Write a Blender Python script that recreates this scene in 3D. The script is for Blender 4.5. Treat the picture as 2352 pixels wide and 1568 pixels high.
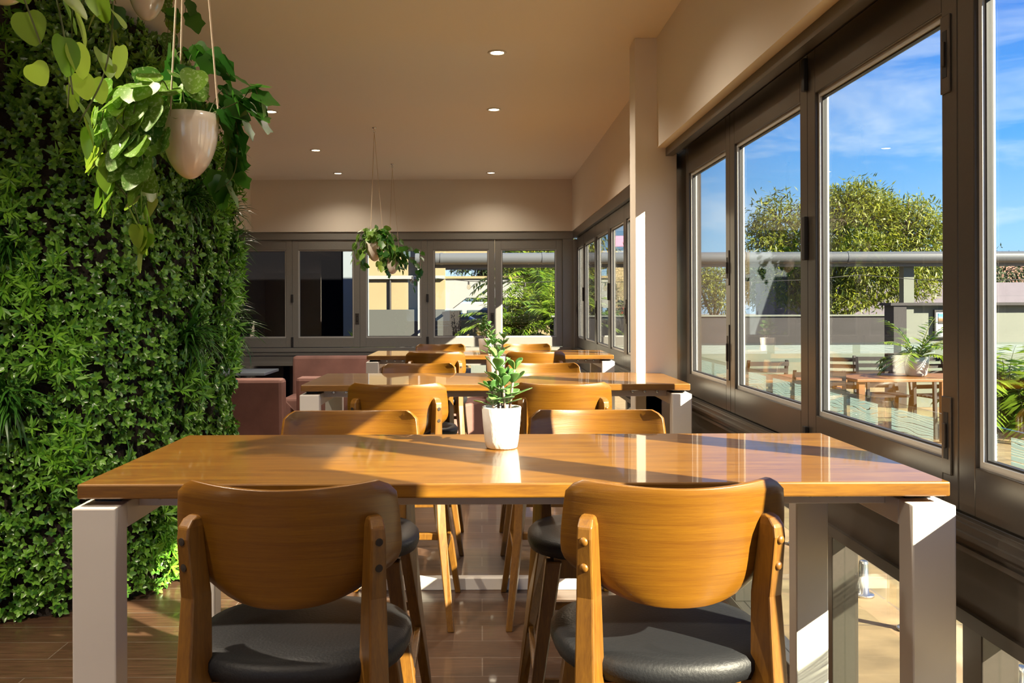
import bpy, bmesh, math, random
import numpy as np
from mathutils import Vector, Matrix, Euler
random.seed(7)
PI = math.pi
# ------------------------------------------------------------------ scene / camera / light
scene = bpy.context.scene
for o in list(bpy.data.objects): bpy.data.objects.remove(o)
C = scene.collection
F = 2108.0                      # focal length in pixels of a 2352 px wide frame
EYE = 1.46
cd = bpy.data.cameras.new('camera'); cam = bpy.data.objects.new('camera', cd); C.objects.link(cam)
cam.location = (0, 0, EYE)
cam.rotation_euler = (Euler((PI/2, 0, 0)).to_matrix() @ Matrix.Rotation(math.radians(-0.2), 3, 'Z')).to_euler()
cd.sensor_width = 36; cd.lens = F/2352*36
cd.shift_x = (1176-1105)/2352; cd.shift_y = -(784-700)/2352
cd.clip_start = .05; cd.clip_end = 500
scene.camera = cam
scene.view_settings.view_transform = 'Standard'
scene.view_settings.look = 'None'
scene.view_settings.gamma = 1
scene.view_settings.exposure = 1.55
scene.cycles.max_bounces = 10
scene.cycles.diffuse_bounces = 5
scene.cycles.transparent_max_bounces = 24
scene.cycles.sample_clamp_indirect = 4
scene.cycles.caustics_reflective = False

# sun: travels left, away from the camera and down
SD = Vector((-1, .78, -.70)).normalized()
sd = bpy.data.lights.new('sun', 'SUN'); sun = bpy.data.objects.new('sun', sd); C.objects.link(sun)
sun.rotation_euler = SD.to_track_quat('-Z', 'Y').to_euler(); sun.location = (20, -15, 14)
sd.energy = 11.0; sd.color = (1, .87, .66); sd.angle = math.radians(.6)

w = bpy.data.worlds.new('sky'); scene.world = w; w.use_nodes = True
nt = w.node_tree; N = nt.nodes; L = nt.links; N.clear()
out = N.new('ShaderNodeOutputWorld'); bg = N.new('ShaderNodeBackground'); L.new(bg.outputs[0], out.inputs[0])
tc = N.new('ShaderNodeTexCoord'); sp = N.new('ShaderNodeSeparateXYZ'); L.new(tc.outputs['Generated'], sp.inputs[0])
rp = N.new('ShaderNodeValToRGB'); L.new(sp.outputs['Z'], rp.inputs[0])
e = rp.color_ramp.elements
e[0].position = 0.0; e[0].color = (.42, .60, .78, 1)
e[1].position = 1.0; e[1].color = (.05, .16, .50, 1)
for p, c in ((.06, (.33, .60, .86, 1)), (.16, (.10, .38, .86, 1)), (.32, (.025, .17, .68, 1))):
    q = rp.color_ramp.elements.new(p); q.color = c
mp = N.new('ShaderNodeMapping'); mp.inputs['Scale'].default_value = (2.2, 2.2, 9.0); mp.inputs['Rotation'].default_value = (.25, .1, 0)
L.new(tc.outputs['Generated'], mp.inputs[0])
nz = N.new('ShaderNodeTexNoise'); nz.inputs['Scale'].default_value = 1.7; nz.inputs['Detail'].default_value = 8; nz.inputs['Roughness'].default_value = .62
nz.inputs['Distortion'].default_value = .5
L.new(mp.outputs[0], nz.inputs['Vector'])
cr = N.new('ShaderNodeValToRGB'); cr.color_ramp.elements[0].position = .50; cr.color_ramp.elements[1].position = .82
cr.color_ramp.elements[1].color = (.75, .75, .75, 1)
L.new(nz.outputs[0], cr.inputs[0])
mx = N.new('ShaderNodeMix'); mx.data_type = 'RGBA'; L.new(cr.outputs[0], mx.inputs['Factor']); L.new(rp.outputs[0], mx.inputs['A'])
mx.inputs['B'].default_value = (.80, .88, .95, 1)
L.new(mx.outputs['Result'], bg.inputs[0]); bg.inputs[1].default_value = .53

# ------------------------------------------------------------------ materials
def newmat(name):
    m = bpy.data.materials.new(name); m.use_nodes = True
    return m, m.node_tree.nodes, m.node_tree.links, m.node_tree.nodes['Principled BSDF']
def plain(name, col, rough=.5, metal=0, coat=0, var=.0, vscale=8, bump=0, bscale=60, stretch=(1,1,1), trans=0):
    m, n, l, b = newmat(name)
    b.inputs['Base Color'].default_value = (*col, 1); b.inputs['Roughness'].default_value = rough
    b.inputs['Metallic'].default_value = metal; b.inputs['Coat Weight'].default_value = coat; b.inputs['Coat Roughness'].default_value = .08
    if var or bump:
        t = n.new('ShaderNodeTexCoord'); mpp = n.new('ShaderNodeMapping'); mpp.inputs['Scale'].default_value = stretch
        l.new(t.outputs['Object'], mpp.inputs[0])
    if var:
        z = n.new('ShaderNodeTexNoise'); z.inputs['Scale'].default_value = vscale; z.inputs['Detail'].default_value = 5
        l.new(mpp.outputs[0], z.inputs['Vector'])
        r = n.new('ShaderNodeValToRGB'); r.color_ramp.elements[0].position = .3; r.color_ramp.elements[1].position = .7
        r.color_ramp.elements[0].color = (*[max(0, c*(1-var)) for c in col], 1); r.color_ramp.elements[1].color = (*[min(1, c*(1+var)) for c in col], 1)
        l.new(z.outputs[0], r.inputs[0]); l.new(r.outputs[0], b.inputs['Base Color'])
    if bump:
        z = n.new('ShaderNodeTexNoise'); z.inputs['Scale'].default_value = bscale; z.inputs['Detail'].default_value = 4
        l.new(mpp.outputs[0], z.inputs['Vector'])
        bp = n.new('ShaderNodeBump'); bp.inputs['Strength'].default_value = bump; bp.inputs['Distance'].default_value = .01
        l.new(z.outputs[0], bp.inputs['Height']); l.new(bp.outputs[0], b.inputs['Normal'])
    return m
def wood(name, c0, c1, stretch, rough=.35, coat=.5, crough=.08, scale=6, bump=.08):
    m, n, l, b = newmat(name)
    t = n.new('ShaderNodeTexCoord'); mpp = n.new('ShaderNodeMapping'); mpp.inputs['Scale'].default_value = stretch
    l.new(t.outputs['Object'], mpp.inputs[0])
    z = n.new('ShaderNodeTexNoise'); z.inputs['Scale'].default_value = scale; z.inputs['Detail'].default_value = 8; z.inputs['Roughness'].default_value = .65; z.inputs['Distortion'].default_value = .6
    l.new(mpp.outputs[0], z.inputs['Vector'])
    z2 = n.new('ShaderNodeTexNoise'); z2.inputs['Scale'].default_value = scale*7; z2.inputs['Detail'].default_value = 3
    l.new(mpp.outputs[0], z2.inputs['Vector'])
    ad = n.new('ShaderNodeMath'); ad.operation = 'MULTIPLY_ADD'; ad.inputs[1].default_value = .35
    l.new(z2.outputs[0], ad.inputs[0]); l.new(z.outputs[0], ad.inputs[2])
    r = n.new('ShaderNodeValToRGB'); r.color_ramp.elements[0].position = .48; r.color_ramp.elements[1].position = .85
    r.color_ramp.elements[0].color = (*c0, 1); r.color_ramp.elements[1].color = (*c1, 1)
    l.new(ad.outputs[0], r.inputs[0]); l.new(r.outputs[0], b.inputs['Base Color'])
    b.inputs['Roughness'].default_value = rough; b.inputs['Coat Weight'].default_value = coat; b.inputs['Coat Roughness'].default_value = crough
    bp = n.new('ShaderNodeBump'); bp.inputs['Strength'].default_value = bump; bp.inputs['Distance'].default_value = .004
    l.new(ad.outputs[0], bp.inputs['Height']); l.new(bp.outputs[0], b.inputs['Normal'])
    return m
def glassmat(name, tint=(.96,.98,.97), ior=1.45, rough=.0):
    m, n, l, b = newmat(name); n.remove(b)
    o = n['Material Output']; tr = n.new('ShaderNodeBsdfTransparent'); tr.inputs[0].default_value = (*tint, 1)
    gl = n.new('ShaderNodeBsdfGlossy'); gl.inputs['Roughness'].default_value = rough
    fr = n.new('ShaderNodeFresnel'); fr.inputs[0].default_value = ior
    # Fresnel has to read the same from both sides of a thin pane
    g = n.new('ShaderNodeNewGeometry'); iv = n.new('ShaderNodeMix'); iv.data_type = 'FLOAT'
    l.new(g.outputs['Backfacing'], iv.inputs['Factor']); iv.inputs['A'].default_value = ior; iv.inputs['B'].default_value = 1/ior
    ms = n.new('ShaderNodeMixShader'); l.new(iv.outputs['Result'], fr.inputs[0])
    l.new(fr.outputs[0], ms.inputs[0]); l.new(tr.outputs[0], ms.inputs[1]); l.new(gl.outputs[0], ms.inputs[2]); l.new(ms.outputs[0], o.inputs[0])
    return m
def leafmat(name, c0, c1, rough=.35, trans=.3, vari=False, coat=0):
    m, n, l, b = newmat(name)
    g = n.new('ShaderNodeNewGeometry'); r = n.new('ShaderNodeValToRGB')
    r.color_ramp.elements[0].color = (*c0, 1); r.color_ramp.elements[1].color = (*c1, 1)
    l.new(g.outputs['Random Per Island'], r.inputs[0]); col = r.outputs[0]
    if vari:
        t = n.new('ShaderNodeTexCoord'); z = n.new('ShaderNodeTexNoise'); z.inputs['Scale'].default_value = 110; z.inputs['Detail'].default_value = 2
        l.new(t.outputs['Object'], z.inputs['Vector'])
        q = n.new('ShaderNodeValToRGB'); q.color_ramp.elements[0].position = .54; q.color_ramp.elements[1].position = .62
        q.color_ramp.elements[1].color = (.55, .55, .55, 1)
        l.new(z.outputs[0], q.inputs[0]); x = n.new('ShaderNodeMix'); x.data_type = 'RGBA'
        l.new(q.outputs[0], x.inputs['Factor']); l.new(col, x.inputs['A']); x.inputs['B'].default_value = (.42, .58, .25, 1); col = x.outputs['Result']
    l.new(col, b.inputs['Base Color']); b.inputs['Roughness'].default_value = rough; b.inputs['Coat Weight'].default_value = coat
    tl = n.new('ShaderNodeBsdfTranslucent'); l.new(col, tl.inputs[0])
    ms = n.new('ShaderNodeMixShader'); ms.inputs[0].default_value = trans
    l.new(b.outputs[0], ms.inputs[1]); l.new(tl.outputs[0], ms.inputs[2]); l.new(ms.outputs[0], n['Material Output'].inputs[0])
    return m
def emis(name, col, s):
    m, n, l, b = newmat(name); b.inputs['Base Color'].default_value = (*col, 1)
    b.inputs['Emission Color'].default_value = (*col, 1); b.inputs['Emission Strength'].default_value = s
    return m
def brick(name, c1, c2, mortar, w_, h_, ms=.01, rough=.6, offset=.5, noise=.25, streak=(1,1,1), axis='xy', coat=0, bscale=.6):
    m, n, l, b = newmat(name)
    t = n.new('ShaderNodeTexCoord'); mpp = n.new('ShaderNodeMapping'); l.new(t.outputs['Object'], mpp.inputs[0])
    if axis == 'xz': mpp.inputs['Rotation'].default_value = (-PI/2, 0, 0)
    bt = n.new('ShaderNodeTexBrick'); bt.inputs['Scale'].default_value = 1; bt.inputs['Brick Width'].default_value = w_; bt.inputs['Row Height'].default_value = h_
    bt.inputs['Mortar Size'].default_value = ms; bt.inputs['Color1'].default_value = (*c1, 1); bt.inputs['Color2'].default_value = (*c2, 1); bt.inputs['Mortar'].default_value = (*mortar, 1)
    bt.offset = offset; l.new(mpp.outputs[0], bt.inputs['Vector'])
    m2 = n.new('ShaderNodeMapping'); m2.inputs['Scale'].default_value = streak; l.new(t.outputs['Object'], m2.inputs[0])
    z = n.new('ShaderNodeTexNoise'); z.inputs['Scale'].default_value = 5; z.inputs['Detail'].default_value = 8; l.new(m2.outputs[0], z.inputs['Vector'])
    r = n.new('ShaderNodeMapRange'); r.inputs['From Min'].default_value = .3; r.inputs['From Max'].default_value = .7
    r.inputs['To Min'].default_value = 1-noise; r.inputs['To Max'].default_value = 1+noise; l.new(z.outputs[0], r.inputs['Value'])
    x = n.new('ShaderNodeVectorMath'); x.operation = 'SCALE'; l.new(bt.outputs[0], x.inputs[0]); l.new(r.outputs[0], x.inputs['Scale'])
    l.new(x.outputs[0], b.inputs['Base Color']); b.inputs['Roughness'].default_value = rough; b.inputs['Coat Weight'].default_value = coat
    bp = n.new('ShaderNodeBump'); bp.inputs['Strength'].default_value = .15; bp.inputs['Distance'].default_value = .003
    l.new(z.outputs[0], bp.inputs['Height']); l.new(bp.outputs[0], b.inputs['Normal'])
    return m

M = {}
M['table'] = wood('table_wood', (.125,.046,.004), (.235,.104,.007), (1.0,9,9), rough=.42, coat=.6, crough=.04, scale=3, bump=.03)
M['stool'] = wood('stool_wood', (.135,.050,.0035), (.195,.083,.005), (.8,.8,22), rough=.36, coat=.35, crough=.2, scale=4, bump=.12)
M['stool_leg'] = wood('stool_leg_wood', (.115,.045,.005), (.205,.090,.009), (14,14,1.2), rough=.42, coat=.25, crough=.2, scale=5, bump=.06)
M['vinyl'] = plain('black_vinyl', (.008,.009,.011), .52, bump=.12, bscale=160)
M['hole'] = plain('dark_bore', (.02,.012,.006), .8)
M['white_metal'] = plain('white_powder_coat', (.74,.70,.64), .38, var=.02)
M['steel'] = plain('brushed_steel', (.62,.60,.56), .25, metal=1)
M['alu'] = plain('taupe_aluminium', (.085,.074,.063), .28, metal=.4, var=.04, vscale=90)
M['alu_lit'] = plain('taupe_aluminium_lit', (.23,.22,.20), .4, metal=.1, var=.04, vscale=90)  # same frame metal, brighter light on the far frames put into its colour
M['bead'] = plain('grey_glazing_bead', (.50,.50,.48), .4, metal=.2)
M['seal'] = plain('black_rubber', (.012,.012,.014), .6)
M['bronze'] = plain('dark_bronze_panel', (.06,.05,.042), .4, metal=.25, var=.06, vscale=20)
M['wall'] = plain('beige_plaster', (.80,.73,.63), .85, bump=.04, bscale=220)
M['ceil'] = plain('warm_white_ceiling', (.93,.88,.82), .9)
M['glass'] = glassmat('clear_glass')
M['fence_glass'] = glassmat('balustrade_glass', (.93,.975,.955))
M['floor'] = brick('brown_wood_plank_tiles', (.062,.031,.017), (.088,.046,.026), (.16,.12,.09), 1.2, .19, .0025, rough=.36, noise=.35, streak=(1.2,14,1), coat=.15)
M['pave'] = brick('sandstone_pavers', (.27,.20,.105), (.21,.135,.075), (.13,.09,.06), 1.1, .7, .006, rough=.75, noise=.28, streak=(.8,1.3,1))
M['asphalt'] = plain('grey_lane', (.15,.14,.13), .9, var=.12, vscale=2)
M['lawn'] = plain('lawn_grass', (.10,.14,.02), .9, var=.35, vscale=3, bump=.5, bscale=40)
M['cream'] = plain('cream_render', (.20,.155,.085), .85, var=.05, vscale=1.5)
M['white_wall'] = plain('white_render', (.19,.195,.20), .8, var=.03)
M['grey_wall'] = plain('grey_green_render', (.13,.145,.125), .8, var=.06, vscale=2)
M['dark_wall'] = plain('charcoal_render', (.018,.016,.019), .7, var=.2, vscale=1.5, stretch=(1,1,5))
M['mauve'] = brick('mauve_block_wall', (.135,.12,.15), (.145,.13,.16), (.12,.11,.135), 3.0, .55, .012, rough=.85, noise=.06, axis='xz')
M['dark_grey'] = plain('dark_grey_render', (.045,.048,.045), .85)
M['black'] = plain('black_cladding', (.004,.004,.005), .95)
M['black'].node_tree.nodes['Principled BSDF'].inputs['Specular IOR Level'].default_value = 0
M['slate'] = plain('slate_blue_column', (.16,.19,.22), .5)
M['gutter'] = plain('galvanised_gutter', (.075,.082,.092), .3)
M['roofing'] = plain('corrugated_roofing', (.14,.135,.13), .5)
M['leather'] = plain('dusty_rose_suede', (.26,.13,.105), .75, var=.18, vscale=5, bump=.05, bscale=90)
M['pot'] = plain('rough_white_plaster_pot', (.72,.71,.67), .7, var=.05, vscale=18, bump=.5, bscale=35, stretch=(1,1,.4))
M['egg'] = plain('glazed_cream_pot', (.86,.78,.67), .16, coat=.8, var=.04, vscale=12)
M['cord'] = plain('cream_cord', (.62,.50,.36), .8)
M['soil'] = plain('dark_soil', (.02,.014,.009), .95, bump=.8, bscale=90)
M['stem'] = plain('grey_stem', (.28,.20,.17), .7)
M['vinestem'] = plain('green_stem', (.10,.12,.03), .6)
M['bark'] = plain('grey_bark', (.10,.075,.055), .9, bump=.6, bscale=20)
M['boxleaf'] = leafmat('boxwood_leaves', (.03,.12,.012), (.20,.42,.05), .28, .15)
M['fernleaf'] = leafmat('fern_leaves', (.06,.22,.012), (.24,.50,.04), .4, .3)
M['grassleaf'] = leafmat('grass_blades', (.02,.085,.010), (.07,.22,.025), .4, .25)
M['pothos'] = leafmat('pothos_leaves', (.05,.16,.02), (.22,.40,.04), .35, .35, vari=True)
M['pothos_light'] = leafmat('lime_pothos_leaves', (.10,.25,.012), (.32,.46,.04), .4, .4)
M['ivy'] = leafmat('ivy_leaves', (.025,.12,.014), (.07,.24,.02), .35, .3)
M['jade'] = leafmat('jade_leaves', (.06,.17,.045), (.17,.34,.09), .3, .12, coat=.2)
M['tree'] = leafmat('tree_leaves', (.045,.08,.007), (.23,.25,.012), .5, .35)
M['tree_dark'] = leafmat('dark_tree_leaves', (.012,.028,.008), (.045,.075,.015), .5, .3)
M['palm'] = leafmat('palm_leaflets', (.05,.12,.008), (.24,.34,.03), .35, .4)
M['lime'] = leafmat('lime_palm_leaflets', (.22,.34,.01), (.45,.56,.04), .4, .5)
M['hedge'] = leafmat('hedge_leaves', (.02,.03,.006), (.08,.09,.018), .6, .2)
M['dark_timber'] = plain('dark_stained_timber', (.010,.008,.008), .65)
M['deck_wood'] = wood('outdoor_table_wood', (.13,.05,.012), (.20,.09,.026), (1,8,8), rough=.5, coat=.1)
M['white_gloss'] = plain('white_glazed_planter', (.42,.42,.42), .3)
M['water'] = plain('pool_water', (.04,.30,.42), .05, bump=.4, bscale=6)
M['lamp'] = emis('lit_lens', (1, .86, .62), 9)
M['bulb'] = glassmat('bulb_glass', (.95,.9,.8))
M['red'] = plain('red_sign_paint', (.35,.03,.02), .5)
M['pinkblue'] = plain('pink_panel', (.75,.35,.55), .5)
M['carwhite'] = plain('white_car_paint', (.25,.25,.25), .3, coat=.5)
M['carblue'] = plain('blue_car_paint', (.10,.16,.30), .3, coat=.5)
M['tyre'] = plain('tyre_rubber', (.02,.02,.02), .8)
M['carglass'] = plain('tinted_car_glass', (.05,.07,.08), .1)
def frost():
    m, n, l, b = newmat('frosted_wave_film'); o = n['Material Output']
    t = n.new('ShaderNodeTexCoord'); mpp = n.new('ShaderNodeMapping'); mpp.inputs['Scale'].default_value = (2.6,2.6,13); l.new(t.outputs['Object'], mpp.inputs[0])
    wv = n.new('ShaderNodeTexWave'); wv.bands_direction = 'Z'; wv.inputs['Scale'].default_value = 1.9; wv.inputs['Distortion'].default_value = 9; wv.inputs['Detail'].default_value = 0; wv.inputs['Detail Scale'].default_value = 1
    l.new(mpp.outputs[0], wv.inputs['Vector'])
    r = n.new('ShaderNodeValToRGB'); r.color_ramp.elements[0].position = .04; r.color_ramp.elements[1].position = .16; l.new(wv.outputs[0], r.inputs[0])
    b.inputs['Base Color'].default_value = (.36,.43,.43,1); b.inputs['Roughness'].default_value = .6
    tl = n.new('ShaderNodeBsdfTranslucent'); tl.inputs[0].default_value = (.36,.45,.45,1)
    ms = n.new('ShaderNodeMixShader'); ms.inputs[0].default_value = .5; l.new(b.outputs[0], ms.inputs[1]); l.new(tl.outputs[0], ms.inputs[2])
    tr = n.new('ShaderNodeBsdfTransparent'); m2 = n.new('ShaderNodeMixShader')
    sc = n.new('ShaderNodeMath'); sc.operation = 'MULTIPLY'; sc.inputs[1].default_value = .8; l.new(r.outputs[0], sc.inputs[0])
    l.new(sc.outputs[0], m2.inputs[0]); l.new(tr.outputs[0], m2.inputs[1]); l.new(ms.outputs[0], m2.inputs[2]); l.new(m2.outputs[0], o.inputs[0])
    return m
M['frost'] = frost()

# ------------------------------------------------------------------ helpers
def tag(o, label=None, cat=None, group=None, kind=None):
    if label: o['label'] = label
    if cat: o['category'] = cat
    if group: o['group'] = group
    if kind: o['kind'] = kind
    return o
def empty(name, loc=(0,0,0), rz=0, label=None, cat=None, group=None, kind=None):
    o = bpy.data.objects.new(name, None); C.objects.link(o); o.location = loc; o.rotation_euler = (0,0,rz); o.empty_display_size = .1
    return tag(o, label, cat, group, kind)
def obj(name, bm, m, parent=None, smooth=False, bevel=0, kind=None, label=None):
    me = bpy.data.meshes.new(name)
    if isinstance(bm, bmesh.types.BMesh):
        bmesh.ops.recalc_face_normals(bm, faces=bm.faces[:]); bm.to_mesh(me); bm.free()
    else: me = bm
    o = bpy.data.objects.new(name, me); C.objects.link(o)
    me.materials.append(M[m])
    if smooth: me.shade_smooth()
    if bevel:
        b = o.modifiers.new('bevel', 'BEVEL'); b.width = bevel; b.segments = 2; b.limit_method = 'ANGLE'
    if parent: o.parent = parent
    if kind: o['kind'] = kind
    if label: o['label'] = label
    return o
def B(): return bmesh.new()
def box(bm, x0, x1, y0, y1, z0, z1):
    v = [bm.verts.new((x, y, z)) for z in (z0, z1) for y in (y0, y1) for x in (x0, x1)]
    for f in ((0,1,3,2),(4,6,7,5),(0,4,5,1),(2,3,7,6),(0,2,6,4),(1,5,7,3)): bm.faces.new([v[i] for i in f])
    return bm
def prism(bm, poly, axis, a0, a1):
    """extrude a 2-D polygon along axis; poly in the two other axes in xyz order"""
    def P(p, a): return {'x': (a, p[0], p[1]), 'y': (p[0], a, p[1]), 'z': (p[0], p[1], a)}[axis]
    v0 = [bm.verts.new(P(p, a0)) for p in poly]; v1 = [bm.verts.new(P(p, a1)) for p in poly]
    n = len(poly); bm.faces.new(v0); bm.faces.new(v1[::-1])
    for i in range(n): bm.faces.new((v0[i], v0[(i+1) % n], v1[(i+1) % n], v1[i]))
    return bm
def beam(bm, pts, secs, rot=0):
    """sweep a rectangular section (wx, wy) through points, sections kept horizontal"""
    rings = []; rots = rot if isinstance(rot, (list, tuple)) else [rot]*len(pts)
    for p, (wx, wy), th in zip(pts, secs, rots):
        c_, s_ = math.cos(th), math.sin(th)
        rings.append([bm.verts.new((p[0]+(sx*wx*c_-sy*wy*s_)/2, p[1]+(sx*wx*s_+sy*wy*c_)/2, p[2])) for sx, sy in ((-1,-1),(1,-1),(1,1),(-1,1))])
    for a, b in zip(rings, rings[1:]):
        for i in range(4): bm.faces.new((a[i], a[(i+1)%4], b[(i+1)%4], b[i]))
    bm.faces.new(rings[0]); bm.faces.new(rings[-1][::-1])
    return bm
def tube(bm, pts, r, seg=8, cap=True):
    pts = [Vector(p) for p in pts]; rings = []
    rs = r if isinstance(r, (list, tuple)) else [r]*len(pts)
    up = None
    for i, p in enumerate(pts):
        d = (pts[min(i+1, len(pts)-1)] - pts[max(i-1, 0)]).normalized()
        if up is None: up = Vector((0,0,1)) if abs(d.z) < .9 else Vector((1,0,0))
        s = d.cross(up).normalized(); u = s.cross(d).normalized(); up = u
        rings.append([bm.verts.new(p + (s*math.cos(2*PI*k/seg) + u*math.sin(2*PI*k/seg))*rs[i]) for k in range(seg)])
    for a, b in zip(rings, rings[1:]):
        for k in range(seg): bm.faces.new((a[k], a[(k+1)%seg], b[(k+1)%seg], b[k]))
    if cap: bm.faces.new(rings[0][::-1]); bm.faces.new(rings[-1])
    return bm
def lathe(bm, prof, c=(0,0,0), seg=32, sx=1, sy=1):
    rings = []
    for r, z in prof:
        if r < 1e-5: rings.append([bm.verts.new((c[0], c[1], c[2]+z))])
        else: rings.append([bm.verts.new((c[0]+sx*r*math.cos(2*PI*k/seg), c[1]+sy*r*math.sin(2*PI*k/seg), c[2]+z)) for k in range(seg)])
    for a, b in zip(rings, rings[1:]):
        for k in range(seg):
            q = (k+1) % seg
            if len(a) == 1 and len(b) == 1: continue
            if len(a) == 1: bm.faces.new((a[0], b[k], b[q]))
            elif len(b) == 1: bm.faces.new((a[k], b[0], a[q]))
            else: bm.faces.new((a[k], a[q], b[q], b[k]))
    return bm
def copy_thing(o, loc, rz=None, label=None, group=None):
    def rec(s, parent):
        c = s.copy(); C.objects.link(c); c.parent = parent
        if s.type == 'LIGHT': c.data = s.data.copy()
        for ch in s.children: rec(ch, c)
        return c
    c = rec(o, None); c.location = loc
    if rz is not None: c.rotation_euler = (0, 0, rz)
    if label: c['label'] = label
    if group: c['group'] = group
    return c
# instanced leaf meshes (numpy, one mesh)
def leaf_tpl(kind):
    if kind == 'oval':      # folded along the midrib
        v = [(0,0,0),(-.30,.35,.07),(0,.38,0),(.30,.35,.07),(-.22,.72,.05),(0,.75,-.02),(.22,.72,.05),(0,1,-.06)]
        f = [(0,2,1),(0,3,2),(1,2,5,4),(2,3,6,5),(4,5,7),(5,6,7)]
    elif kind == 'heart':
        v = [(0,.08,0),(-.20,-.05,.03),(-.42,.12,.04),(-.46,.38,.03),(-.30,.70,.0),(0,1.05,-.10),(.30,.70,0),(.46,.38,.03),(.42,.12,.04),(.20,-.05,.03),(0,.38,-.05),(0,.70,-.06)]
        f = [(0,1,2,10),(2,3,10),(3,4,11,10),(4,5,11),(5,6,11),(6,7,10,11),(7,8,10),(8,9,0,10)]
    elif kind == 'ivy':
        v = [(0,.05,0),(-.25,-.08,.02),(-.50,.10,.03),(-.33,.32,.0),(-.62,.55,.02),(-.25,.60,0),(0,1.15,-.08),(.25,.60,0),(.62,.55,.02),(.33,.32,0),(.50,.10,.03),(.25,-.08,.02),(0,.4,-.05)]
        f = [(0,1,2,12),(2,3,12),(3,4,5,12),(5,6,12),(6,7,12),(7,8,9,12),(9,10,12),(10,11,0,12)]
    elif kind == 'paddle':  # spoon shaped jade leaf
        v = [(-.05,0,0),(.05,0,0),(-.14,.35,.02),(0,.33,-.02),(.14,.35,.02),(-.36,.62,.05),(0,.62,-.01),(.36,.62,.05),(-.32,.88,.05),(0,.90,.0),(.32,.88,.05),(-.14,1.0,.04),(.14,1.0,.04)]
        f = [(0,1,3),(0,3,2),(1,4,3),(2,3,6,5),(3,4,7,6),(5,6,9,8),(6,7,10,9),(8,9,11),(9,10,12),(9,12,11)]
    elif kind == 'blade':
        v = [(-.022,0,0),(.022,0,0),(-.026,.35,.10),(.026,.35,.10),(-.02,.7,.08),(.02,.7,.08),(0,1.0,-.10)]
        f = [(0,1,3,2),(2,3,5,4),(4,5,6)]
    elif kind == 'lance':
        v = [(0,0,0),(-.10,.4,.02),(.10,.4,.02),(0,1,-.05)]
        f = [(0,2,1),(1,2,3)]
    return np.array(v, float), f
def leaves(name, items, tpl, m, parent=None, kind=None, smooth=True, label=None):
    """items: list of (pos, tipdir, normal, size)"""
    V, Fc = leaf_tpl(tpl); n = len(items)
    P = np.array([i[0] for i in items], float); T = np.array([i[1] for i in items], float); Nn = np.array([i[2] for i in items], float); S = np.array([i[3] for i in items], float)
    T /= np.linalg.norm(T, axis=1)[:,None]+1e-9
    Nn = Nn - (Nn*T).sum(1)[:,None]*T; ln = np.linalg.norm(Nn, axis=1)
    bad = ln < 1e-3; Nn[bad] = np.cross(T[bad], np.array([.3,.5,.8])); Nn /= np.linalg.norm(Nn, axis=1)[:,None]+1e-9
    X = np.cross(T, Nn)
    co = P[:,None,:] + S[:,None,None]*(V[None,:,0:1]*X[:,None,:] + V[None,:,1:2]*T[:,None,:] + V[None,:,2:3]*Nn[:,None,:])
    co = co.reshape(-1, 3); k = len(V)
    ls = np.array([len(f) for f in Fc]); base = np.concatenate([np.array(f) for f in Fc])
    idx = (np.arange(n)[:,None]*k + base[None,:]).reshape(-1)
    tot = np.tile(ls, n); start = np.concatenate([[0], np.cumsum(tot)[:-1]])
    me = bpy.data.meshes.new(name)
    me.vertices.add(len(co)); me.vertices.foreach_set('co', co.reshape(-1).astype(np.float32))
    me.loops.add(len(idx)); me.loops.foreach_set('vertex_index', idx.astype(np.int32))
    me.polygons.add(len(tot)); me.polygons.foreach_set('loop_start', start.astype(np.int32)); me.polygons.foreach_set('loop_total', tot.astype(np.int32))
    me.update(calc_edges=True); me.validate()
    return obj(name, me, m, parent, smooth=smooth, kind=kind, label=label)
rv = lambda s=1: Vector((random.gauss(0,s), random.gauss(0,s), random.gauss(0,s)))
def struct(name, bm, m, label=None, bevel=0, parent=None):
    o = obj(name, bm, m, parent, bevel=bevel)
    if not parent: o['kind'] = 'structure'
    if label: o['label'] = label
    return o

# ------------------------------------------------------------------ room shell
CE, BH = 3.045, 2.39            # ceiling, underside of the bulkheads
YF = 11.6                       # far wall
XW = 1.20                       # room face of the side window sashes
GT, GB, PT, PB = 2.165, 1.05, 2.29, .93      # far windows
NEAR_H = (2.215, 1.06, 2.375, .94)      # glass top/bottom, sash top/bottom
YB = -3.0
struct('floor', box(B(), -6.2, 1.30, YB, YF+.12, -.15, 0), 'floor', 'brown wood plank floor with pale joints')
struct('ceiling', box(B(), -2.9, 1.30, YB, YF+.12, CE, CE+.12), 'ceil', 'smooth warm white ceiling with recessed downlights')
struct('ceiling_low', box(B(), -6.2, -2.9, YB, YF+.12, BH, CE+.12), 'wall', 'lower ceiling at the left of the room')
struct('wall_right', box(B(), 1.05, 1.30, YB, 5.46, BH, CE), 'wall', 'beige bulkhead wall above the near side windows')
struct('wall_right_far', box(B(), 1.155, 1.30, 5.46, YF, BH, CE), 'wall', 'beige bulkhead wall above the far side windows')
struct('wall_far', box(B(), -2.9, 1.30, YF, YF+.14, BH, CE), 'wall', 'beige bulkhead wall over the far windows')
struct('wall_left', box(B(), -6.3, -6.2, YB, YF+.12, 0, BH), 'wall')
struct('wall_pillar', box(B(), .92, 1.168, 5.46, 5.66, 0, CE), 'wall', 'beige pillar between the two runs of side windows', bevel=.004)
struct('wall_right_near', box(B(), 1.10, 1.30, -1.3, .93, 0, BH), 'wall')
struct('wall_right_back', box(B(), 1.10, 1.30, YB, YB+.2, 0, BH), 'wall')
bm = B(); box(bm, -6.2, 1.3, YB-.1, YB, 0, 1.0); box(bm, -6.2, 1.3, YB-.1, YB, 2.3, CE+.1)
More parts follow.
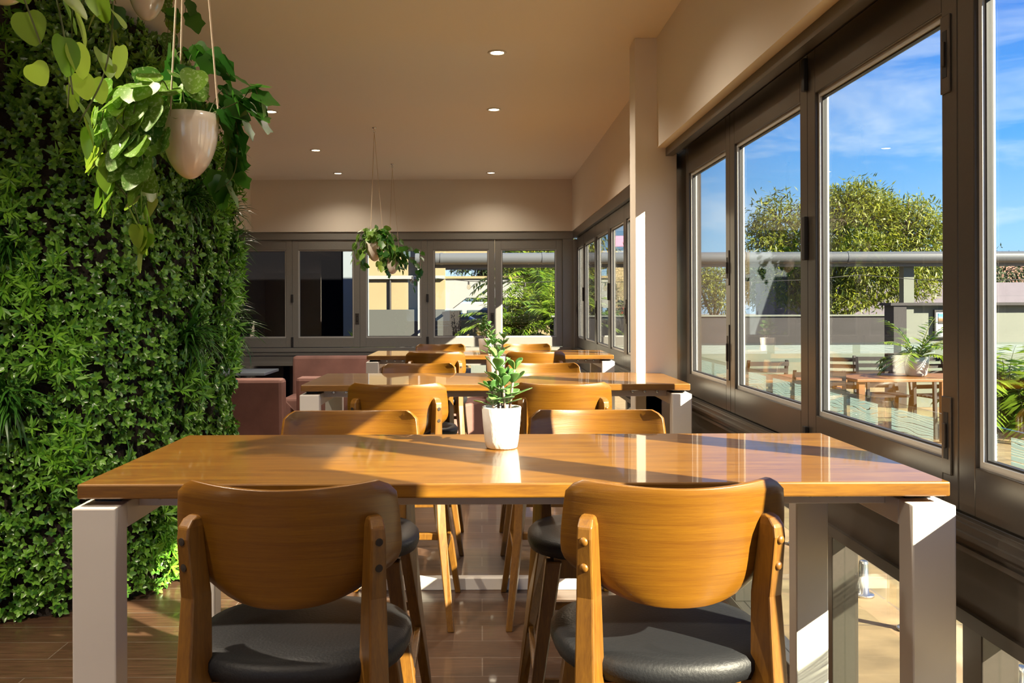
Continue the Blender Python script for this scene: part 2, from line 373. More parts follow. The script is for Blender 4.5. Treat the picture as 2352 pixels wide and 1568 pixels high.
for x, w_ in ((-6.2,1.6), (-3.2, .9), (-.9, 2.2)): box(bm, x, x+w_, YB-.1, YB, 1.0, 2.3)
struct('wall_back', bm, 'wall')
# thin shadow-line trims below the bulkheads
struct('trim_1', box(B(), 1.10, 1.145, YB+.21, 5.455, BH-.05, BH-.002), 'alu', 'metal header rail under the near bulkhead')
struct('trim_2', box(B(), 1.16, 1.29, 5.67, YF-.02, PT+.004, BH-.002), 'alu', 'metal header rail over the far side windows')
struct('trim_3', box(B(), -6.15, 1.17, YF+.02, YF+.12, PT+.002, BH-.002), 'alu_lit', 'metal header rail over the far windows')
struct('trim_4', box(B(), 1.146, 1.29, .93, 5.455, 2.379, BH-.002), 'alu', 'metal header rail over the near side windows')
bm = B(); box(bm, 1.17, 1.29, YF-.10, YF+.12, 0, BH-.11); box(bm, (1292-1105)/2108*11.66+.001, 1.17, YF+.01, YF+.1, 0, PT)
struct('trim_5', bm, 'alu_lit', 'corner post where the two window runs meet')
struct('trim_6', box(B(), 1.20, 1.29, 5.374, 5.66, 0, BH-.02), 'alu', 'window jamb beside the pillar')

def sash(name, mapf, u0, u1, label, bead_side=True, handle=None, hinge=None, st=.078, hts=None):
    """window sash: u along the wall, v depth (0 = room face), w up. mapf(u0,u1,v0,v1) -> x0,x1,y0,y1"""
    r = empty(name, label=label, kind='structure')
    GT, GB, PT, PB = hts or (2.165, 1.05, 2.29, .93)
    g = .0012; fm = 'alu' if hts or mapf is sidemap else 'alu_lit'
    def bx(bm, a0, a1, v0, v1, z0, z1): X0, X1, Y0, Y1 = mapf(a0, a1, v0, v1); box(bm, X0, X1, Y0, Y1, z0, z1)
    bm = B(); bx(bm, u0+g, u0+st, 0, .05, PB, PT); bx(bm, u1-st, u1-g, 0, .05, PB, PT)
    bx(bm, u0+st, u1-st, 0, .05, GT, PT); bx(bm, u0+st, u1-st, 0, .05, PB, GB)
    obj('sash_frame', bm, fm, r, bevel=.003)
    bm = B(); t = .016
    for a0, a1, z0, z1 in ((u0+st, u0+st+t, GB, GT), (u1-st-t, u1-st, GB, GT), (u0+st+t, u1-st-t, GT-t, GT), (u0+st+t, u1-st-t, GB, GB+t)):
        bx(bm, a0, a1, .012, .044, z0, z1)
    obj('glazing_bead', bm, 'bead', r)
    bm = B(); t2 = t+.005
    for a0, a1, z0, z1 in ((u0+st+t, u0+st+t2, GB+t, GT-t), (u1-st-t2, u1-st-t, GB+t, GT-t), (u0+st+t2, u1-st-t2, GT-t2, GT-t), (u0+st+t2, u1-st-t2, GB+t, GB+t2)):
        bx(bm, a0, a1, .02, .036, z0, z1)
    obj('rubber_seal', bm, 'seal', r)
    bm = B(); bx(bm, u0+st+t2, u1-st-t2, .025, .031, GB+t2, GT-t2)
    obj('glass_pane', bm, 'glass', r)
    if handle:
        for uc, z0, z1 in handle:
            bm = B(); bx(bm, uc-.024, uc+.024, -.005, .0, z0, z1)
            h = obj('flush_bolt', bm, 'alu', r, bevel=.003)
            zc = (z0+z1)/2; hh = (z1-z0)
            bm = B(); bx(bm, uc-.011, uc+.011, -.006, -.0048, zc-hh*.30, zc+hh*.30)
            obj('bolt_slot', bm, 'seal', h)
            bm = B(); bx(bm, uc-.006, uc+.006, -.012, -.006, zc-hh*.16, zc+hh*.16)
            obj('bolt_lever', bm, 'bronze', h, bevel=.002)
    if hinge:
        for uc, z0, z1 in hinge:
            bm = B(); bx(bm, uc-.014, uc+.014, -.016, .0, z0, z1); obj('hinge', bm, 'seal', r, bevel=.003)
    return r
sidemap = lambda a0, a1, v0, v1: (XW+v0+.0, XW+v1+.0, a0, a1)
farmap = lambda a0, a1, v0, v1: (a0, a1, YF+.04+v0, YF+.04+v1)
wn = 1
pl = [('taupe framed window sash nearest the pillar, wholly sky and gutter behind it', 4.42, 5.37, [(4.455,1.55,1.72),(4.455,1.09,1.36)], []),
      ('taupe window sash second from the pillar, showing the tree crown left half', 3.37, 4.42, [], [(3.375,1.62,1.78),(3.375,.94,1.01),(3.375,2.24,2.36)]),
      ('wide taupe window sash with two flush bolts on its near stile', 2.31, 3.37, [(2.362,1.02,1.22),(2.362,2.00,2.20)], []),
      ('taupe window sash cut off by the right edge of the photo', 1.50, 2.31, [], []),
      ('taupe window sash beyond the right edge', 0.93, 1.50, [], [])]
pl += [('taupe window sash behind the camera', YB+.2+k*.75, YB+.2+(k+1)*.75, [], []) for k in range(2)]
for lab, a, b, hd, hg in pl:
    sash('window_%d' % wn, sidemap, a, b, None, handle=hd, hinge=hg, hts=NEAR_H); wn += 1
ys = [5.70, 6.70, 7.65, 8.60, 9.62, 10.72, 11.49]
for i in range(6):
    sash('window_%d' % wn, sidemap, ys[i], ys[i+1], None, hinge=[(ys[i]+.0,1.5,1.66)] if i % 2 else [], handle=[(ys[i+1]-.04,1.3,1.5)] if i % 2 else []); wn += 1
xs = [-6.1+.0]
xb = [(517-1105+155*k)/2108*11.66 for k in range(-4, 6)]
for i in range(len(xb)-1):
    hd = []
    if i in (4-0, 6-0): pass
    sash('window_%d' % wn, farmap, xb[i], xb[i+1], None,
         handle=[(xb[i+1]-.035, 1.22, 1.36)] if i in (3, 5, 7) else [], hinge=[(xb[i+1], PB, 1.06), (xb[i+1], 1.5, 1.6)] if i in (4, 6) else []); wn += 1
# below the sashes: tracks, panels, posts and low glass
def lowside(n, y0, y1, posts):
    bm = B()
    box(bm, XW-.035, XW+.10, y0, y1, PB-.022, PB-.004)
    box(bm, XW-.045, XW+.10, y0, y1, PB-.034, PB-.022)
    for k in range(3): box(bm, XW-.026+k*.022, XW-.020+k*.022, y0, y1, PB-.004, PB+.004)
    box(bm, XW-.020, XW+.10, y0, y1, PB-.062, PB-.034); box(bm, XW-.028, XW+.10, y0, y1, PB-.075, PB-.062)
    struct('trim_%d' % n, bm, 'alu', 'window sill with sliding tracks')
    bm = B(); box(bm, XW+.005, XW+.09, y0, y1, .70, PB-.075); box(bm, XW-.008, XW+.1, y0, y1, .665, .70)
    struct('trim_%d' % (n+1), bm, 'bronze', 'dark bronze panel below the window sill')
    bm = B(); box(bm, XW+.0, XW+.09, y0, y1, .0, .05)
    for p in posts: box(bm, XW, XW+.09, p-.045, p+.045, .05, .665)
    struct('trim_%d' % (n+2), bm, 'alu', 'low window frame standing on the floor', bevel=.003)
    yy = [y0]+[p for p in posts]+[y1]
    bm = B()
    for a, b in zip(yy, yy[1:]):
        a2 = a+.045 if a != y0 else a; b2 = b-.045 if b != y1 else b
        if b2-a2 > .05: box(bm, XW+.04, XW+.046, a2, b2, .05, .665)
    struct('window_%d' % (wn+n), bm, 'glass', 'low glass panes below the sill')
lowside(10, .93, 5.37, [.98, 2.25, 3.19, 4.4, 5.32])
lowside(20, 5.67, 11.48, [5.72, 7.6, 9.5, 11.44])
bm = B()
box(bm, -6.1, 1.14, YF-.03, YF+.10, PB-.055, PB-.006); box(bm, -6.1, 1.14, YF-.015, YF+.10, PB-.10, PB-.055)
struct('trim_30', bm, 'alu_lit', 'far window sill')
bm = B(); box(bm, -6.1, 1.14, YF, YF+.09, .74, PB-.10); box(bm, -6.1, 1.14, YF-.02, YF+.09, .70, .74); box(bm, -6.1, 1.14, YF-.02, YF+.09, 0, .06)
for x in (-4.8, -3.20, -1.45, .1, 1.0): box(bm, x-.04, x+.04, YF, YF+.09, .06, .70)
struct('wall_far_low', bm, 'alu_lit', 'taupe panelling below the far windows')
bm = B(); box(bm, -6.1, 1.14, YF+.04, YF+.046, .06, .70)
struct('window_90', bm, 'glass', 'low far glass')

# downlights
def downlight(x, y, label, first=None, group='round downlights recessed in the ceiling', watts=50):
    if first:
        r = copy_thing(first, (x, y, CE), 0, label, group)
        for c_ in r.children:
            if c_.type == 'LIGHT': c_.data.energy = watts
        return r
    else:
        r = empty('ceiling_downlight', (x, y, CE), 0, label, 'downlight', group)
        obj('trim_ring', lathe(B(), [(.040,0),(.056,0),(.060,-.004),(.056,-.007),(.044,-.007),(.040,-.002),(.040,0)], seg=28), 'white_metal', r, smooth=True)
        obj('lens', lathe(B(), [(0,-.002),(.040,-.002),(.040,-.0005),(0,-.0005)], seg=24), 'lamp', r)
    ld = bpy.data.lights.new('downlight_lamp', 'SPOT'); lo = bpy.data.objects.new('lamp_light', ld); C.objects.link(lo)
    lo.location = (0, 0, -.02); lo.parent = r; ld.energy = watts; ld.color = (1, .86, .68); ld.spot_size = math.radians(140); ld.spot_blend = .9; ld.shadow_soft_size = .05
    return r
d0 = downlight(.107, 5.76, 'lit round ceiling downlight, largest and nearest of the three in the right line')
for x, y, lab in ((.11, 7.44, 'lit round ceiling downlight, middle of the three in the right line'),
                  (.125, 11.0, 'lit round ceiling downlight near the far wall, right line'),
                  (-1.71, 11.0, 'lit round ceiling downlight near the far wall, left line above the hanging cords'),
                  (-1.68, 9.36, 'lit round ceiling downlight, middle of the three in the left line'),
                  (-1.71, 7.49, 'lit round ceiling downlight nearest the ivy leaves of the big hanging pot')):
    downlight(x, y, lab, d0, watts=14 if y > 10.5 else 65)
for x, y in ((.107, 4.0), (.107, 2.3), (.107, .6), (-1.71, 2.3), (-1.71, .6)):  # unseen downlights, added along the same rows to fill the room with light
    downlight(x, y, 'added fill downlight in the ceiling at %s, unseen above the frame' % {(.107,4.0):'right behind the front of the nearest table',(.107,2.3):'right over the nearest table',(.107,.6):'right over the camera',(-1.71,2.3):'left in front of the leaf wall',(-1.71,.6):'left beside the camera'}[(x,y)], d0, watts=(150 if y > 1 else 60) if x < 0 else (45 if y > 3 else 16))

# ------------------------------------------------------------------ tables
TH, TW0, TW1 = 1.052, -.927, 1.073
def make_table(y, label):
    r = empty('high_table', (0, y, 0), 0, label, 'table', 'long high tables down the room')
    bm = box(B(), TW0, TW1, 0, .80, TH-.034, TH)
    obj('tabletop', bm, 'table', r, bevel=.004)
    a = .10; lt = TH-.050
    for sx, x0, x1 in (('l', TW0-.003, TW0-.003+a), ('r', TW1+.003-a, TW1+.003)):
        for y0, y1 in ((-.02, .05), (.75, .82)):
            obj('leg', box(B(), x0, x1, y0, y1, .0, lt), 'white_metal', r, bevel=.004)
        xr0, xr1 = (x0, x0+.10)
        obj('side_rail', box(B(), x0+.0, x1-.0, .05, .75, lt-.06, lt), 'white_metal', r, bevel=.003)
        obj('spacer', box(B(), x0+.02, x1-.02, .06, .74, lt, TH-.034), 'seal', r)
    for yy in (.12, .64):
        ap = obj('apron', box(B(), TW0+a-.003, TW1-a+.003, yy, yy+.04, TH-.075, TH-.036), 'white_metal', r, bevel=.002)
        if yy < .3:
            for s in (-1, 1):
                for k in range(3):
                    xc = (TW0+a+.05+k*.065) if s < 0 else (TW1-a-.05-k*.065)
                    bm = B(); lathe(bm, [(0,0),(.008,0),(.009,.004),(.005,.006),(0,.004)], seg=14)
                    bmesh.ops.rotate(bm, verts=bm.verts[:], matrix=Matrix.Rotation(PI/2, 3, 'X')); bmesh.ops.translate(bm, verts=bm.verts[:], vec=(xc, yy, TH-.050))
                    obj('bolt_head', bm, 'steel', ap, smooth=True)
    obj('foot_beam', box(B(), TW0+a-.003, TW1-a+.003, -.01, .05, .0, .06), 'white_metal', r, bevel=.003)
    return r
tb = make_table(2.10, 'polished orange wood high table with white legs, nearest the camera')
copy_thing(tb, (0, 4.71, 0), 0, 'polished orange wood high table with white legs, middle one of three')
copy_thing(tb, (0, 7.42, 0), 0, 'polished orange wood high table with white legs, farthest, near the end windows')

# ------------------------------------------------------------------ stools
SEAT = .735
def make_stool(cap):
    r = empty('bar_stool', (0,0,0), 0)
    # backrest: curved plywood plate
    def back_pt(u, v, off):        # u -1..1 across, v 0 (bottom)..1 (top)
        vv = v
        half = .225 + .010*math.sin(min(1, (1-vv)*1.6)*PI/2)
        if vv < .38: half -= .050*((.38-vv)/.38)**2.9
        if vv > .93: half -= .014*((vv-.93)/.07)**2
        zb = .837 + .052*abs(u)**2.6; zt = 1.100 - .010*(1-u*u) - (.012*max(0, (abs(u)-.93)/.07)**2)
        z = zb + (zt-zb)*vv
        y = -.225 + .088*u*u - .045*(vv-.3)*1.0
        nx = -2*.088*u/ .225; nl = math.hypot(nx, 1)
        return Vector((half*u + nx/nl*off*-1*-1, y + (1/nl)*off, z))
    bm = B(); nu, nv = 22, 12; G = []
    for off in (-.007, .007):
        G.append([[bm.verts.new(back_pt(-1+2*i/nu, j/nv, off)) for i in range(nu+1)] for j in range(nv+1)])
    for g, fl in ((G[0], 1), (G[1], -1)):
        for j in range(nv):
            for i in range(nu): bm.faces.new((g[j][i], g[j][i+1], g[j+1][i+1], g[j+1][i])[::fl])
    for i in range(nu):
        bm.faces.new((G[0][0][i], G[1][0][i], G[1][0][i+1], G[0][0][i+1])); bm.faces.new((G[0][nv][i], G[0][nv][i+1], G[1][nv][i+1], G[1][nv][i]))
    for j in range(nv):
        bm.faces.new((G[0][j][0], G[0][j+1][0], G[1][j+1][0], G[1][j][0])); bm.faces.new((G[0][j][nu], G[1][j][nu], G[1][j+1][nu], G[0][j+1][nu]))
    o = obj('backrest', bm, 'stool', r, bevel=.002)
    for p in o.data.polygons: p.use_smooth = True
    bs = o.modifiers['bevel']; bs.angle_limit = math.radians(50)
    # uprights running on down as rear legs
    for s in (-1, 1):
        TR = math.radians(30)*s
        pts = [(s*.262,-.36,0), (s*.212,-.265,.42), (s*.186,-.205,.68), (s*.185,-.192,.86), (s*.190,-.212,.985), (s*.1895,-.211,1.008), (s*.188,-.204,1.022), (s*.186,-.196,1.028)]
        secs = [(.030,.034), (.040,.052), (.044,.064), (.038,.052), (.033,.046), (.032,.042), (.030,.028), (.026,.010)]
        leg = obj('rear_leg', beam(B(), pts, secs, [0, TR*.5, TR, TR, TR, TR, TR, TR]), 'stool_leg', r, bevel=.004)
        for z in (.925, .980):
            t = (z-.86)/(.985-.86); d_ = .052-.006*t; xc = s*(.185+.005*t)+math.sin(TR)*d_/2; yc = -.192-.020*t-math.cos(TR)*d_/2
            bm = B()
            if cap: lathe(bm, [(.0095,-.002),(.009,.002),(.006,.005),(0,.006)], seg=16)
            else: lathe(bm, [(0,.0022),(.0080,.0018),(.0082,-.004),(0,-.004)], seg=16)
            bmesh.ops.rotate(bm, verts=bm.verts[:], matrix=Matrix.Rotation(TR, 3, 'Z') @ Matrix.Rotation(PI/2, 3, 'X')); bmesh.ops.translate(bm, verts=bm.verts[:], vec=(xc, yc, z))
            obj('screw_cap' if cap else 'screw_hole', bm, 'stool_leg' if cap else 'hole', leg, smooth=cap)
        obj('front_leg', beam(B(), [(s*.262,.20,0), (s*.165,.135,SEAT-.065)], [(.028,.030),(.050,.046)]), 'stool_leg', r, bevel=.005)
        obj('side_stretcher', beam(B(), [(s*.214,-.265+.02,.30), (s*.214,.165,.30)], [(.020,.001),(.020,.001)]) if False else box(B(), s*.222-.010, s*.222+.010, -.275, .165, .295, .325), 'stool_leg', r, bevel=.003)
    obj('footrest', box(B(), -.215, .215, .152, .174, .275, .312), 'stool_leg', r, bevel=.003)
    obj('rear_stretcher', box(B(), -.205, .205, -.272, -.252, .385, .415), 'stool_leg', r, bevel=.003)
    bm = B(); box(bm, -.165, .165, -.195, -.175, SEAT-.12, SEAT-.055); box(bm, -.165, .165, .125, .145, SEAT-.12, SEAT-.055)
    box(bm, -.175, -.155, -.175, .125, SEAT-.12, SEAT-.055); box(bm, .155, .175, -.175, .125, SEAT-.12, SEAT-.055)
    obj('seat_frame', bm, 'stool_leg', r)
    # seat pad
    bm = B(); n = 40; rings = []
    for (sc, z) in ((.86,-.058), (.97,-.050), (1.0,-.032), (.995,-.014), (.95,-.003), (.82,.004), (.5,.007)):
        ring = []
        for k in range(n):
            a = 2*PI*k/n; ca, sa = math.cos(a), math.sin(a)
            q = 2.35; x = math.copysign(abs(ca)**(2/q), ca); y = math.copysign(abs(sa)**(2/q), sa)
            hw = .242 + .012*y
            ring.append(bm.verts.new((x*hw*sc, -.012+y*.235*sc, SEAT+z)))
        rings.append(ring)
    for a, b in zip(rings, rings[1:]):
        for k in range(n): bm.faces.new((a[k], a[(k+1)%n], b[(k+1)%n], b[k]))
    bm.faces.new(rings[0][::-1]); c = bm.verts.new((0, -.012, SEAT+.008))
    for k in range(n): bm.faces.new((rings[-1][k], rings[-1][(k+1)%n], c))
    obj('seat', bm, 'vinyl', r, smooth=True)
    return r
stA = make_stool(False); stB = make_stool(True)
# (x, y of the backrest centre, facing: 0 = back to the camera, 1 = facing it, wobble, kind, label)
ST = [(-.405, 1.86, 0, -.02, stA, 'wooden stool with curved back and bored screw holes, nearest the camera at left, back turned'),
      (.400, 1.86, 0, .03, stB, 'wooden stool with sunlit curved back and round screw caps, nearest the camera at right'),
      (-.445, 3.21, 1, .02, stA, 'wooden stool behind the nearest table at left, facing the camera, sun stripe on its back'),
      (.390, 3.21, 1, -.02, stB, 'wooden stool behind the nearest table at right, facing the camera'),
      (-.39, 4.24, 0, -.03, stA, 'wooden stool at the near side of the middle table, left, diagonal sun edge'),
      (.375, 4.24, 0, .02, stB, 'wooden stool at the near side of the middle table, right, behind the potted plant'),
      (-.385, 5.78, 1, .02, stA, 'wooden stool behind the middle table at left, facing the camera'),
      (.385, 5.78, 1, -.01, stB, 'wooden stool behind the middle table at right, facing the camera'),
      (-.355, 7.10, 0, -.02, stA, 'wooden stool at the near side of the farthest table, left'),
      (.42, 7.10, 0, .02, stB, 'wooden stool at the near side of the farthest table, right'),
      (-.375, 8.62, 1, .02, stA, 'wooden stool behind the farthest table at left, top of its back showing'),
      (.42, 8.62, 1, 0, stB, 'wooden stool behind the farthest table at right, only a rim of its back showing')]
used = set()
for x, yb, f, wob, src, lab in ST:
    rz = wob + (PI if f else 0); y = yb + (-.235 if f else .235)
    if src.name not in used:
        used.add(src.name); o = src; o.location = (x, y, 0); o.rotation_euler = (0,0,rz); tag(o, lab, 'stool', 'wooden stools at the high tables')
    else: o = copy_thing(src, (x, y, 0), rz, lab, 'wooden stools at the high tables')
    o['category'] = 'stool'

# ------------------------------------------------------------------ succulents on the tables
def succulent(name, loc, s, label, stems, seed, potr=.056):
    random.seed(seed)
    r = empty(name, loc, 0, label, 'potted plant', 'small potted succulents on the tables')
    H = .118*s; R = potr*s
    n = 36; bm = B()
    prof = [(0,0),(R*.72,0),(R*.80,.004),(R*.86,H*.2),(R*.95,H*.55),(R*1.0,H-.003),(R*.985,H),(R*.90,H),(R*.88,H-.006),(R*.86,H*.82),(0,H*.82)]
    lathe(bm, prof, seg=n)
    for v in bm.verts:
        a = math.atan2(v.co.y, v.co.x); v.co.x *= 1+.012*math.sin(3*a+seed)+.008*math.sin(v.co.z*70); v.co.y *= 1+.012*math.cos(2*a)
    obj('pot', bm, 'pot', r, smooth=True)
    obj('soil', lathe(B(), [(0,H*.83),(R*.86,H*.83),(R*.86,H*.80),(0,H*.80)], seg=24), 'soil', r)
    for (bx_, by_, tx, ty, h) in stems:
        p0 = Vector((bx_*s, by_*s, H*.8)); p1 = Vector((tx*s, ty*s, H+h*s)); mid = (p0+p1)/2+Vector((0,0,.01))
        obj('stem', tube(B(), [p0, mid, p1], [.0042*s,.004*s,.003*s], 8), 'stem', r, smooth=True)
        it = []; L_ = (p1-p0).length
        nw = max(2, int(h/.028))
        for k in range(nw):
            t = .42+.58*k/(nw-1); p = p0.lerp(p1, t); ph = k*1.2+random.random()
            m_ = 4
            for j in range(m_):
                a = ph+2*PI*j/m_+random.uniform(-.2,.2); up = .35+.9*(k/(nw-1))+random.uniform(-.15,.2)
                d = Vector((math.cos(a), math.sin(a), up)); nrm = Vector((-math.cos(a)*up, -math.sin(a)*up, 1))+rv(.15)
                it.append((p, d, nrm, s*(.060-.020*(k/(nw-1)))*random.uniform(.85,1.15)))
        lf = leaves('leaf_whorls', it, 'paddle', 'jade', r)
        so = lf.modifiers.new('thick', 'SOLIDIFY'); so.thickness = .0022*s; sb = lf.modifiers.new('smooth', 'SUBSURF'); sb.levels = 1; sb.render_levels = 1
    random.seed(7)
    return r
succulent('potted_succulent', (.057, 2.62, TH), 1.0, 'green jade-like succulent in a rough white pot on the nearest table',
          [(-.008,0,-.012,.0,.135), (.004,.008,.0,.01,.085), (.022,-.004,.038,0,.105), (-.022,-.006,-.028,-.01,.045), (.01,-.01,.004,-.02,.06)], 3)
succulent('potted_succulent', (.084, 5.2, TH), 1.0, 'green jade-like succulent in a white pot on the middle table',
          [(-.008,0,-.03,.0,.12), (.02,0,.045,0,.10), (0,.01,-.005,.02,.07), (-.02,0,-.045,0,.06)], 5)
succulent('potted_succulent', (.035, 7.75, TH), 1.05, 'bushy green succulent in a pale pot on the farthest table',
          [(-.005,0,-.01,.0,.15), (.02,0,.03,0,.11), (-.02,0,-.035,0,.09), (.0,.01,.015,.02,.07)], 8)

# ------------------------------------------------------------------ hanging planters
def hanging(loc, s, hookz, label, strands, seed, hs=.085, step=.028, mats=(('heart','pothos'),('heart','pothos_light'),('ivy','ivy'))):
    """loc = rim centre; strands: list of (kind, [points rel. to the rim centre])"""
    random.seed(seed)
    r = empty('hanging_planter', loc, 0, label, 'hanging plant', 'hanging planters on cords')
    R = .080*s; Hh = .180*s
    prof = [(0,-Hh)] + [(R*(1-(1-t)**2.3)**.56, -Hh+Hh*t) for t in [(k/14)**1.7 for k in range(1, 15)]]
    prof += [(R*.96, .001), (R*.91, -.003), (R*.88, -.02*s), (0, -.02*s)]
    pot = obj('pot', lathe(B(), prof, seg=36), 'egg', r, smooth=True)
    obj('soil', lathe(B(), [(0,-.017*s),(R*.88,-.017*s),(R*.88,-.022*s),(0,-.022*s)], seg=24), 'soil', r)
    hz = hookz-loc[2]
    for k in range(3):
        a = .15+2*PI*k/3; p = Vector((R*.97*math.cos(a), R*.97*math.sin(a), -.018*s))
        obj('cord', tube(B(), [p, p+Vector((0,0,.03)), (0,0,hz-.035)], .0026, 6), 'cord', r)
    bm = B(); lathe(bm, [(0,hz),(.020,hz),(.020,hz-.005),(.006,hz-.008),(.004,hz-.028),(0,hz-.028)], seg=16)
    tube(bm, [(.010*math.cos(t), 0, hz-.034+.010*math.sin(t)) for t in [i*PI/5 for i in range(-4, 6)]], .002, 6)
    obj('ceiling_hook', bm, 'steel', r, smooth=True)
    groups = {}
    bmst = B()
    for kind, pts in strands:
        pts = [Vector(p) for p in pts]
        # catmull-like resample
        P = []
        for i in range(len(pts)-1):
            a, b = pts[max(i-1,0)], pts[i]; c, d = pts[i+1], pts[min(i+2,len(pts)-1)]
            for k in range(6):
                t = k/6; P.append(.5*((2*b)+(-a+c)*t+(2*a-5*b+4*c-d)*t*t+(-a+3*b-3*c+d)*t**3))
        P.append(pts[-1]); tube(bmst, P, .0016, 5)
        acc = 0
        for i in range(1, len(P)):
            acc += (P[i]-P[i-1]).length
            if acc > step:
                acc = 0; p = P[i]; side = random.choice((-1,1))
                outw = Vector((p.x, p.y, 0)); outw = outw.normalized() if outw.length > 1e-3 else Vector((0,-1,0))
                tang = (P[i]-P[i-1]).normalized()
                d = (tang*.5+Vector((0,0,-.6))+outw*.35+rv(.35)).normalized()
                nrm = (outw+Vector((0,-.35,.45))+rv(.35))
                off = rv(.012)*s
                groups.setdefault(kind, []).append((p+off, d, nrm, hs*s*random.uniform(.7,1.15)))
    obj('vine_stems', bmst, 'vinestem', r)
    for kind, it in groups.items():
        tpl, m_ = {'p': ('heart','pothos'), 'l': ('heart','pothos_light'), 'i': ('ivy','ivy')}[kind]
        lf = leaves({'p':'variegated_leaves','l':'lime_leaves','i':'ivy_leaves'}[kind], it, tpl, m_, r)
        sb = lf.modifiers.new('smooth', 'SUBSURF'); sb.levels = 1; sb.render_levels = 1
    random.seed(7)
    return r
def px(x, y, d): return Vector(((x-1105)/F*d, d, EYE+(700-y)/F*d))
# the big one at left
c1 = px(437, 262, 2.57)
S1 = []
def rel(c, x, y, dd=0): 
    p = px(x, y, c.y); return (p.x-c.x, dd, p.z-c.z)
random.seed(21)
S1 += [('p', [(-.03,-.02,0), rel(c1,380,200,-.05), rel(c1,330,260,-.12), rel(c1,330,340,-.13), rel(c1,345,430,-.10)]),
       ('l', [(-.05,-.02,0), rel(c1,340,230,-.08), rel(c1,290,300,-.11), rel(c1,285,400,-.10), rel(c1,330,480,-.07), rel(c1,350,575,-.06)]),
       ('l', [(-.05,0,0), rel(c1,310,230,0), rel(c1,250,300,.0), rel(c1,245,400,.0), rel(c1,262,490,.0)]),
       ('p', [(-.04,-.04,0), rel(c1,360,240,-.12), rel(c1,350,330,-.14), rel(c1,370,400,-.12)]),
       ('p', [(-.02,-.05,0), rel(c1,400,200,-.09), rel(c1,395,280,-.12), rel(c1,415,320,-.10)]),
       ('p', [(-.06,-.02,0), rel(c1,330,200,-.03), rel(c1,270,240,-.06), rel(c1,262,330,-.08), rel(c1,300,420,-.08)]),
       ('l', [(-.05,.03,0), rel(c1,300,250,.06), rel(c1,300,380,.07), rel(c1,325,450,.04), rel(c1,335,545,.02)]),
       ('l', [(-.06,.0,0), rel(c1,280,230,-.02), rel(c1,225,280,-.02), rel(c1,220,350,-.02)]),
       ('p', [(0,-.03,0), rel(c1,430,190,-.04), rel(c1,450,175,-.06), rel(c1,470,205,-.08)]),
       ('p', [(-.02,.02,0), rel(c1,380,190,.05), rel(c1,345,240,.08), rel(c1,320,300,.09), rel(c1,330,420,.09)]),
       ('p', [(-.04,-.03,0), rel(c1,365,215,-.09), rel(c1,310,280,-.15), rel(c1,370,360,-.15), rel(c1,360,470,-.12)]),
       ('i', [(0,.03,0), rel(c1,420,150,.05), rel(c1,440,100,.05), rel(c1,480,140,.05)]),
       ('i', [(.01,.03,0), rel(c1,440,170,.05), rel(c1,480,130,.04), rel(c1,520,165,.04)]),
       ('i', [(-.02,.03,0), rel(c1,400,170,.05), rel(c1,395,110,.05), rel(c1,430,100,.06)]),
       ('i', [(.04,.03,0), rel(c1,500,190,.06), rel(c1,520,240,.07), rel(c1,535,300,.07)]),
       ('i', [(.05,.03,0), rel(c1,530,220,.05), rel(c1,575,230,.03), rel(c1,592,265,.03)]),
       ('i', [(.05,.04,0), rel(c1,525,260,.07), rel(c1,530,350,.07), rel(c1,520,395,.07), rel(c1,495,430,.05)]),
       ('i', [(.05,.0,0), rel(c1,545,225,.03), rel(c1,580,195,.02), rel(c1,596,240,.02)]),
       ('i', [(.03,.05,0), rel(c1,500,230,.10), rel(c1,500,330,.11), rel(c1,480,420,.08)])]
hanging(c1, 1.0, CE, 'large cream egg-shaped hanging pot trailing variegated and lime vines, left of the room', S1, 11, hs=.080, step=.020)
# two small ones far down the room
def droop(n, R, Lmin, Lmax, seed, kinds='pi', ux=1.0):
    random.seed(seed); S = []
    for k in range(n):
        a = 2*PI*k/n+random.uniform(-.3,.3); Ld = random.uniform(Lmin, Lmax); c, s_ = math.cos(a), math.sin(a); R_ = R*random.uniform(.7,1.2)
        if s_ < -.35: R_ *= .55; Ld = -.05 if abs(c) < .6 else Ld
        S.append((random.choice(kinds), [(.04*c,.04*s_,0), (R_*.7*c*ux,R_*.7*s_,.10), (R_*1.15*c*ux,R_*1.15*s_,.03), (R_*1.35*c*ux,R_*1.3*s_,-Ld*.5), (R_*1.3*c*ux,R_*1.25*s_,-Ld)]))
    return S
c2 = px(861, 553, 8.19)
hanging(c2, 1.0, CE, 'small cream hanging pot with green vines, nearer of the pair far down the room', droop(20, .14, .05, .24, 31, 'ippl'), 12, hs=.072, step=.035)
c3 = px(902, 592, 10.3)
S3 = droop(17, .13, .05, .2, 32, 'iip')
S3 += [('i', [(.05,0,0), (.16,-.02,.04), (.24,-.02,-.05), (.27,-.02,-.2), (.23,-.02,-.34)]), ('i', [(.05,0,0), (.15,-.05,.12), (.30,-.05,.06), (.33,-.05,-.08), (.30,-.04,-.16)]), ('i', [(-.02,0,.05), (-.1,0,.25), (-.02,0,.28), (.1,0,.2), (.17,0,.05)])]
hanging(c3, 1.0, CE, 'small cream hanging pot with trailing green vines, farther of the small pair', S3, 13, hs=.078, step=.035)
c4 = px(340, -52, 3.9)
